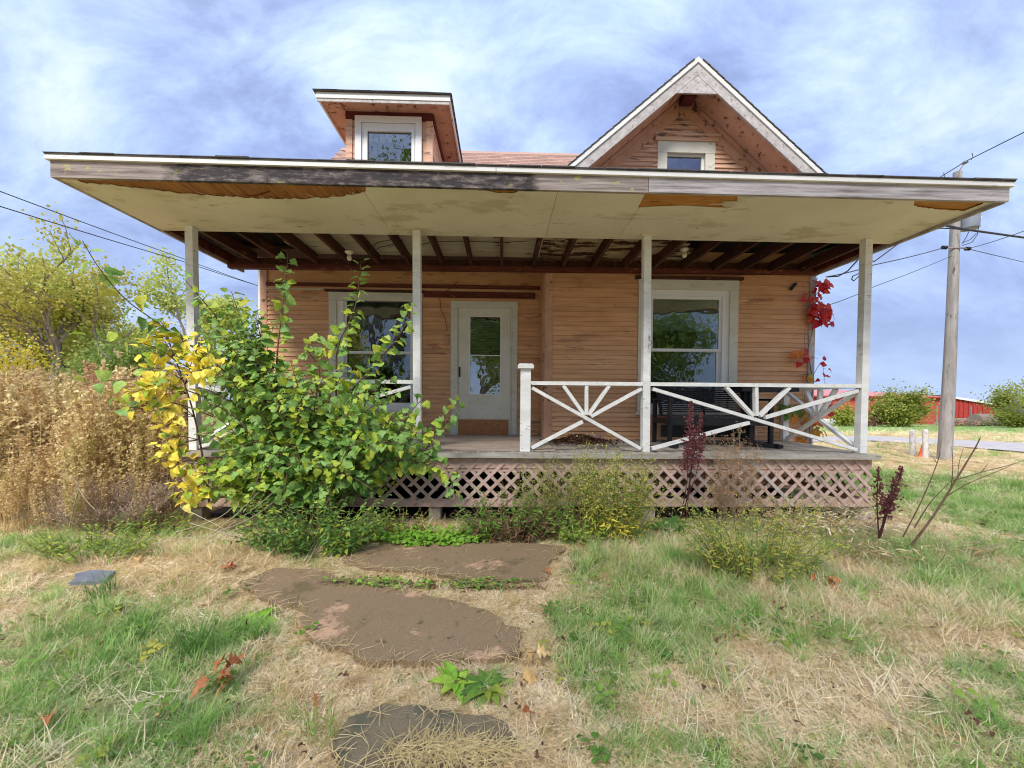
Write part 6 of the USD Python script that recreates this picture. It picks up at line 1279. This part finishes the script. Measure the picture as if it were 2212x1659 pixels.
def instancer(name, protos, mats, idx, pos, scale, label, tilt=.12, seed=0):
    r = np.random.default_rng(seed); path = f'/World/{name}'; pi = UsdGeom.PointInstancer.Define(stage, path); tag(pi, label, None, None, 'stuff'); rel = pi.CreatePrototypesRel()
    for i, (m, mt) in enumerate(zip(protos, mats)):
        p = f'{path}/tuft' + (f'_{i:03d}' if i else ''); usdkit.mesh(stage, p, (m.v(), m.f()), M[mt], smooth=False); rel.AddTarget(p)
    n = len(pos); yaw = r.uniform(0, 2 * np.pi, n); tx, ty = r.normal(0, tilt, n), r.normal(0, tilt, n)
    q = np.stack([np.cos(yaw / 2), tx / 2, ty / 2, np.sin(yaw / 2)], 1); q /= np.linalg.norm(q, axis=1, keepdims=True)
    pi.CreateProtoIndicesAttr(Vt.IntArray.FromNumpy(np.asarray(idx, np.int32))); pi.CreatePositionsAttr(Vt.Vec3fArray.FromNumpy(np.asarray(pos, np.float32)))
    pi.CreateOrientationsAttr(Vt.QuathArray([Gf.Quath(float(a), float(b), float(c), float(d)) for a, b, c, d in q])); s3 = np.repeat(np.asarray(scale, np.float32)[:, None], 3, 1); pi.CreateScalesAttr(Vt.Vec3fArray.FromNumpy(s3))
import shapely
def scatter(n, y0, y1, k, seed, x0=-1e9, x1=1e9):
    r = np.random.default_rng(seed); y = np.sqrt(r.uniform(y0 ** 2, y1 ** 2, n)); x = r.uniform(-k, k, n) * y + .026 * y; m = (x > x0) & (x < x1); return x[m], y[m], r
GX, GY, GS = [], [], []
for n, y0, y1, sc_ in ((5200, 1.25, 2.6, .8), (6800, 2.4, 4.2, .95), (5200, 4.0, 6.2, 1.1), (6500, 6.0, 14.0, 1.5), (4500, 13.5, 30, 2.6)):
    x, y, r = scatter(n, y0, y1, 1.42, int(y0 * 10)); GX.append(x); GY.append(y); GS.append(np.full(len(x), sc_) * r.uniform(.75, 1.25, len(x)))
GX, GY, GS = map(np.concatenate, (GX, GY, GS)); rg = np.random.default_rng(77)
keep = ~((GX > PX0 + .02) & (GX < PX1 - .02) & (GY > 4.78) & (GY < 7)) & ~((GX > HX0 - .05) & (GX < HX1 + .05) & (GY > 6.1) & (GY < 15.5)) & ~((GX < -4.2) & (GY > 5.0) & (GY < 13))
road_poly = Polygon([tuple(p[:2]) for p in far_pts] + [tuple(p[:2]) for p in near_pts[::-1]])
keep &= ~shapely.contains_xy(road_poly, GX, GY)
ins_ = shapely.contains_xy(ALLS.buffer(-.015), GX, GY); keep &= ~ins_
GX, GY, GS = GX[keep], GY[keep], GS[keep]
gr = green(GX, GY); isg = rg.random(len(GX)) < np.clip(gr * 1.1 - .05, .04, .85)
near_slab = shapely.contains_xy(ALLS.buffer(.09), GX, GY); isg &= ~(near_slab & (rg.random(len(GX)) < .75))
wide = shapely.contains_xy(ALLS.buffer(.22), GX, GY); GS = np.where(wide, GS * .62, GS)
GZ = gz(GX, GY) - .006
straw_p = [tuft(54, .085, (.03, .095), (.0028, .0050), (.85, 1.5), (-.2, .8), 100 + i, 4) for i in range(6)] + [tuft(38, .10, (.09, .19), (.0028, .0048), (.6, 1.4), (.1, 1.0), 120 + i, 5) for i in range(3)]
grass_p = [tuft(30, .07, (.05, .11), (.0026, .0046), (.1, .9), (.2, 1.3), 200 + i, 4) for i in range(5)] + [tuft(30, .05, (.11, .20), (.0026, .005), (.05, .6), (.3, 1.3), 220 + i, 5) for i in range(3)]
longm = np.zeros(len(GX))
for px, py, rx, ry in ((1550, 1225, 200, 55), (1950, 1215, 220, 60), (1850, 1300, 200, 40), (100, 1200, 260, 25), (520, 1190, 120, 22), (2150, 1300, 120, 90), (1350, 1200, 60, 25)):
    c = G(px, py); a = G(px + rx, py); b0, b1 = G(px, py + ry), G(px, py - ry); longm += np.exp(-((GX - c[0]) / abs(a[0] - c[0])) ** 2 - ((GY - c[1]) / (abs(b1[1] - b0[1]) / 2)) ** 2)
isl = rg.random(len(GX)) < np.clip(longm, .06, .8)
for nm, sel, pr, mt, lb in (('dry_straw', ~isg, straw_p, 'straw', 'matted dry straw between the green tufts'), ('grass', isg, grass_p, 'grass', 'green tufts of lawn grass')):
    ns = len(pr) - 3; ix = np.where(isl[sel], ns + rg.integers(0, 3, sel.sum()), rg.integers(0, ns, sel.sum())); s_ = GS[sel] * np.where(isl[sel], 1.15, 1.0)
    instancer(nm, pr, [mt] * len(pr), ix, np.stack([GX[sel], GY[sel], GZ[sel]], 1), s_, lb, .14, 5)
# broad-leaved sprouts and brown leaf scraps among the blades
def sprout(seed, n, L, shape):
    r = np.random.default_rng(seed); mb = MB()
    for k in range(n):
        a = r.uniform(0, 6.28); leaf(mb, np.array([r.normal(0, .025), r.normal(0, .025), .012 + .03 * r.random()]), (math.cos(a), math.sin(a), r.uniform(.0, .8)), (r.normal(0, .2), r.normal(0, .2), 1), r.uniform(*L), shape, r.uniform(.1, .4), r.uniform(.2, .8), .8)
    return mb
rb = np.random.default_rng(91); sx, sy = GX[isg], GY[isg]; pick = rb.random(len(sx)) < .07
instancer('broadleaf_sprouts', [sprout(500 + i, 8, (.016, .034), ('ovate', 'heart', 'narrow')[i % 3]) for i in range(6)], ['weed_green'] * 6, rb.integers(0, 6, pick.sum()), np.stack([sx[pick] + rb.normal(0, .08, pick.sum()), sy[pick] + rb.normal(0, .06, pick.sum()), gz(sx[pick], sy[pick]) + .012], 1), rb.uniform(.7, 1.5, pick.sum()), 'small broad-leaved sprouts in the green grass', .15, 3)
pick = rb.random(len(GX)) < .016
instancer('leaf_scraps', [sprout(520 + i, 3, (.012, .028), ('ovate', 'lobed', 'star')[i % 3]) for i in range(6)], ['debris'] * 6, rb.integers(0, 6, pick.sum()), np.stack([GX[pick], GY[pick], gz(GX[pick], GY[pick]) + .035], 1), rb.uniform(.6, 1.3, pick.sum()), 'brown leaf scraps strewn in the grass', .3, 4)
# dark green clumps that stand out
def clump(label, px, py, n, L, seed, mat='grass', lean=(.05, .7)):
    b = G(px, py); mb = tuft(n, .09, L, (.003, .006), lean, (.2, 1.2), seed, 6); v = mb.v() + np.array([b[0], b[1], 0]); solo('grass_clump', (v, mb.f()), M[mat], label, 'grass clump')
M['clump'] = leafy('dark_grass', [(0, S(92, 136, 56)), (.5, S(116, 158, 66)), (1, S(150, 176, 82))], .35, .5)
for a in (('dark green grass clump right of the blue-grey stone', 222, 1288, 90, (.14, .26), 1), ('tall green grass clump in the middle of the left lawn', 425, 1415, 130, (.14, .28), 2), ('small green clump up the left lawn towards the slab', 372, 1277, 40, (.08, .15), 3), ('green clump beside the lower left lawn leaves', 690, 1590, 60, (.10, .18), 4),
          ('dark green clump on the far right lawn near the pole', 2200, 1060, 130, (.2, .38), 5), ('second dark clump lower on the right lawn edge', 2195, 1105, 90, (.14, .28), 6)): clump(*a, mat='clump')
# straw wisps lying across the slabs
w_ = MB(); r_ = np.random.default_rng(41); wpts = []
for sp in SLABS:
    bd = sp.exterior; L_ = bd.length
    for _ in range(int(L_ * 60)):
        p = bd.interpolate(r_.uniform(0, L_)); wpts.append((p.x + r_.normal(-.0, .016), p.y + r_.normal(0, .014)))
    mnx, mny, mxx, mxy = sp.bounds
    for _ in range(10): wpts.append((r_.uniform(mnx, mxx), r_.uniform(mny, mxy)))
for _ in range(520):
    c = G(r_.normal(970, 75), r_.normal(1640, 15)); wpts.append((c[0], c[1]))
for x, y in wpts:
    a = r_.uniform(0, 6.28); L = r_.uniform(.05, .15); dx, dy = math.cos(a), math.sin(a); z0 = .032 + .016 * r_.random(); w = .0015; b2 = r_.normal(0, .3)
    p = np.array([[x, y, z0], [x + dx * L / 2 - dy * L * b2 * .2, y + dy * L / 2 + dx * L * b2 * .2, z0 + .010 * r_.random()], [x + dx * L, y + dy * L, z0 - .004 * r_.random()]]); sd_ = np.array([-dy, dx, .3]) * w
    w_.add(np.vstack([p - sd_, p + sd_ * np.array([[1], [1], [.3]])]), [(0, 3, 4, 1), (1, 4, 5, 2)])
solo('straw_wisps', w_, M['straw'], 'loose straw lying over the slab edges', kind='stuff')
# the field of tall dry weeds at the left
def fieldweed(seed, h, ns=5):
    r = np.random.default_rng(seed); mb = MB(); lf = MB()
    for _ in range(ns):
        b = np.array([r.normal(0, .12), r.normal(0, .12), 0]); tip = b + np.array([r.normal(0, .12), r.normal(0, .12), h * r.uniform(.75, 1.05)]); c = spline([b, (b + tip) / 2 + r.normal(0, .03, 3), tip], 8); mb.tube(c, np.linspace(.0065, .002, 8), 3, cap=False)
        for _ in range(24):
            g = r.uniform(.25, 1.0) ** .6; p = b + (tip - b) * g; L = .13 * (1.15 - g) + .03; d = unit((r.normal(), r.normal(), r.uniform(.8, 2.4))); e = p + d * L; mb.tube([p, e], [.0016, .0008], 3, cap=False)
            for _ in range(4): leaf(lf, p + d * L * r.uniform(.3, 1.0), unit(r.normal(0, 1, 3)), r.normal(0, 1, 3) + np.array([0, -.3, .6]), r.uniform(.025, .062), 'narrow' if r.random() < .4 else 'ovate', .1, .3, .9)
    return mb.add(lf.v(), lf.f())
fr = np.random.default_rng(33); FX, FY, FI, FS = [], [], [], []
while len(FX) < 820:
    y = fr.uniform(4.15, 11.5); px = fr.uniform(-120, 415); p = A(px, 900, y); x = p[0]
    lim = A(415 - 60 * max(0, (y - 5) / 6), 900, y)[0]
    if x > min(lim, -3.2) or (y > 4.55 and x > PX0 - .25): continue
    edge = 4.2 + .25 * math.sin(x * 3); s_ = np.clip(.35 + (y - edge) * .55, .3, 1.0)
    if y < edge: continue
    FX.append(x); FY.append(y); FI.append(int(fr.integers(0, 6))); FS.append(s_ * fr.uniform(.62, 1.12))
instancer('dry_weed_field', [fieldweed(300 + i, 1.75, 6) for i in range(6)], ['field'] * 6, FI, np.stack([FX, FY, np.zeros(len(FX))], 1), FS, 'thicket of tall tan dry weeds left of the porch', .06, 6)
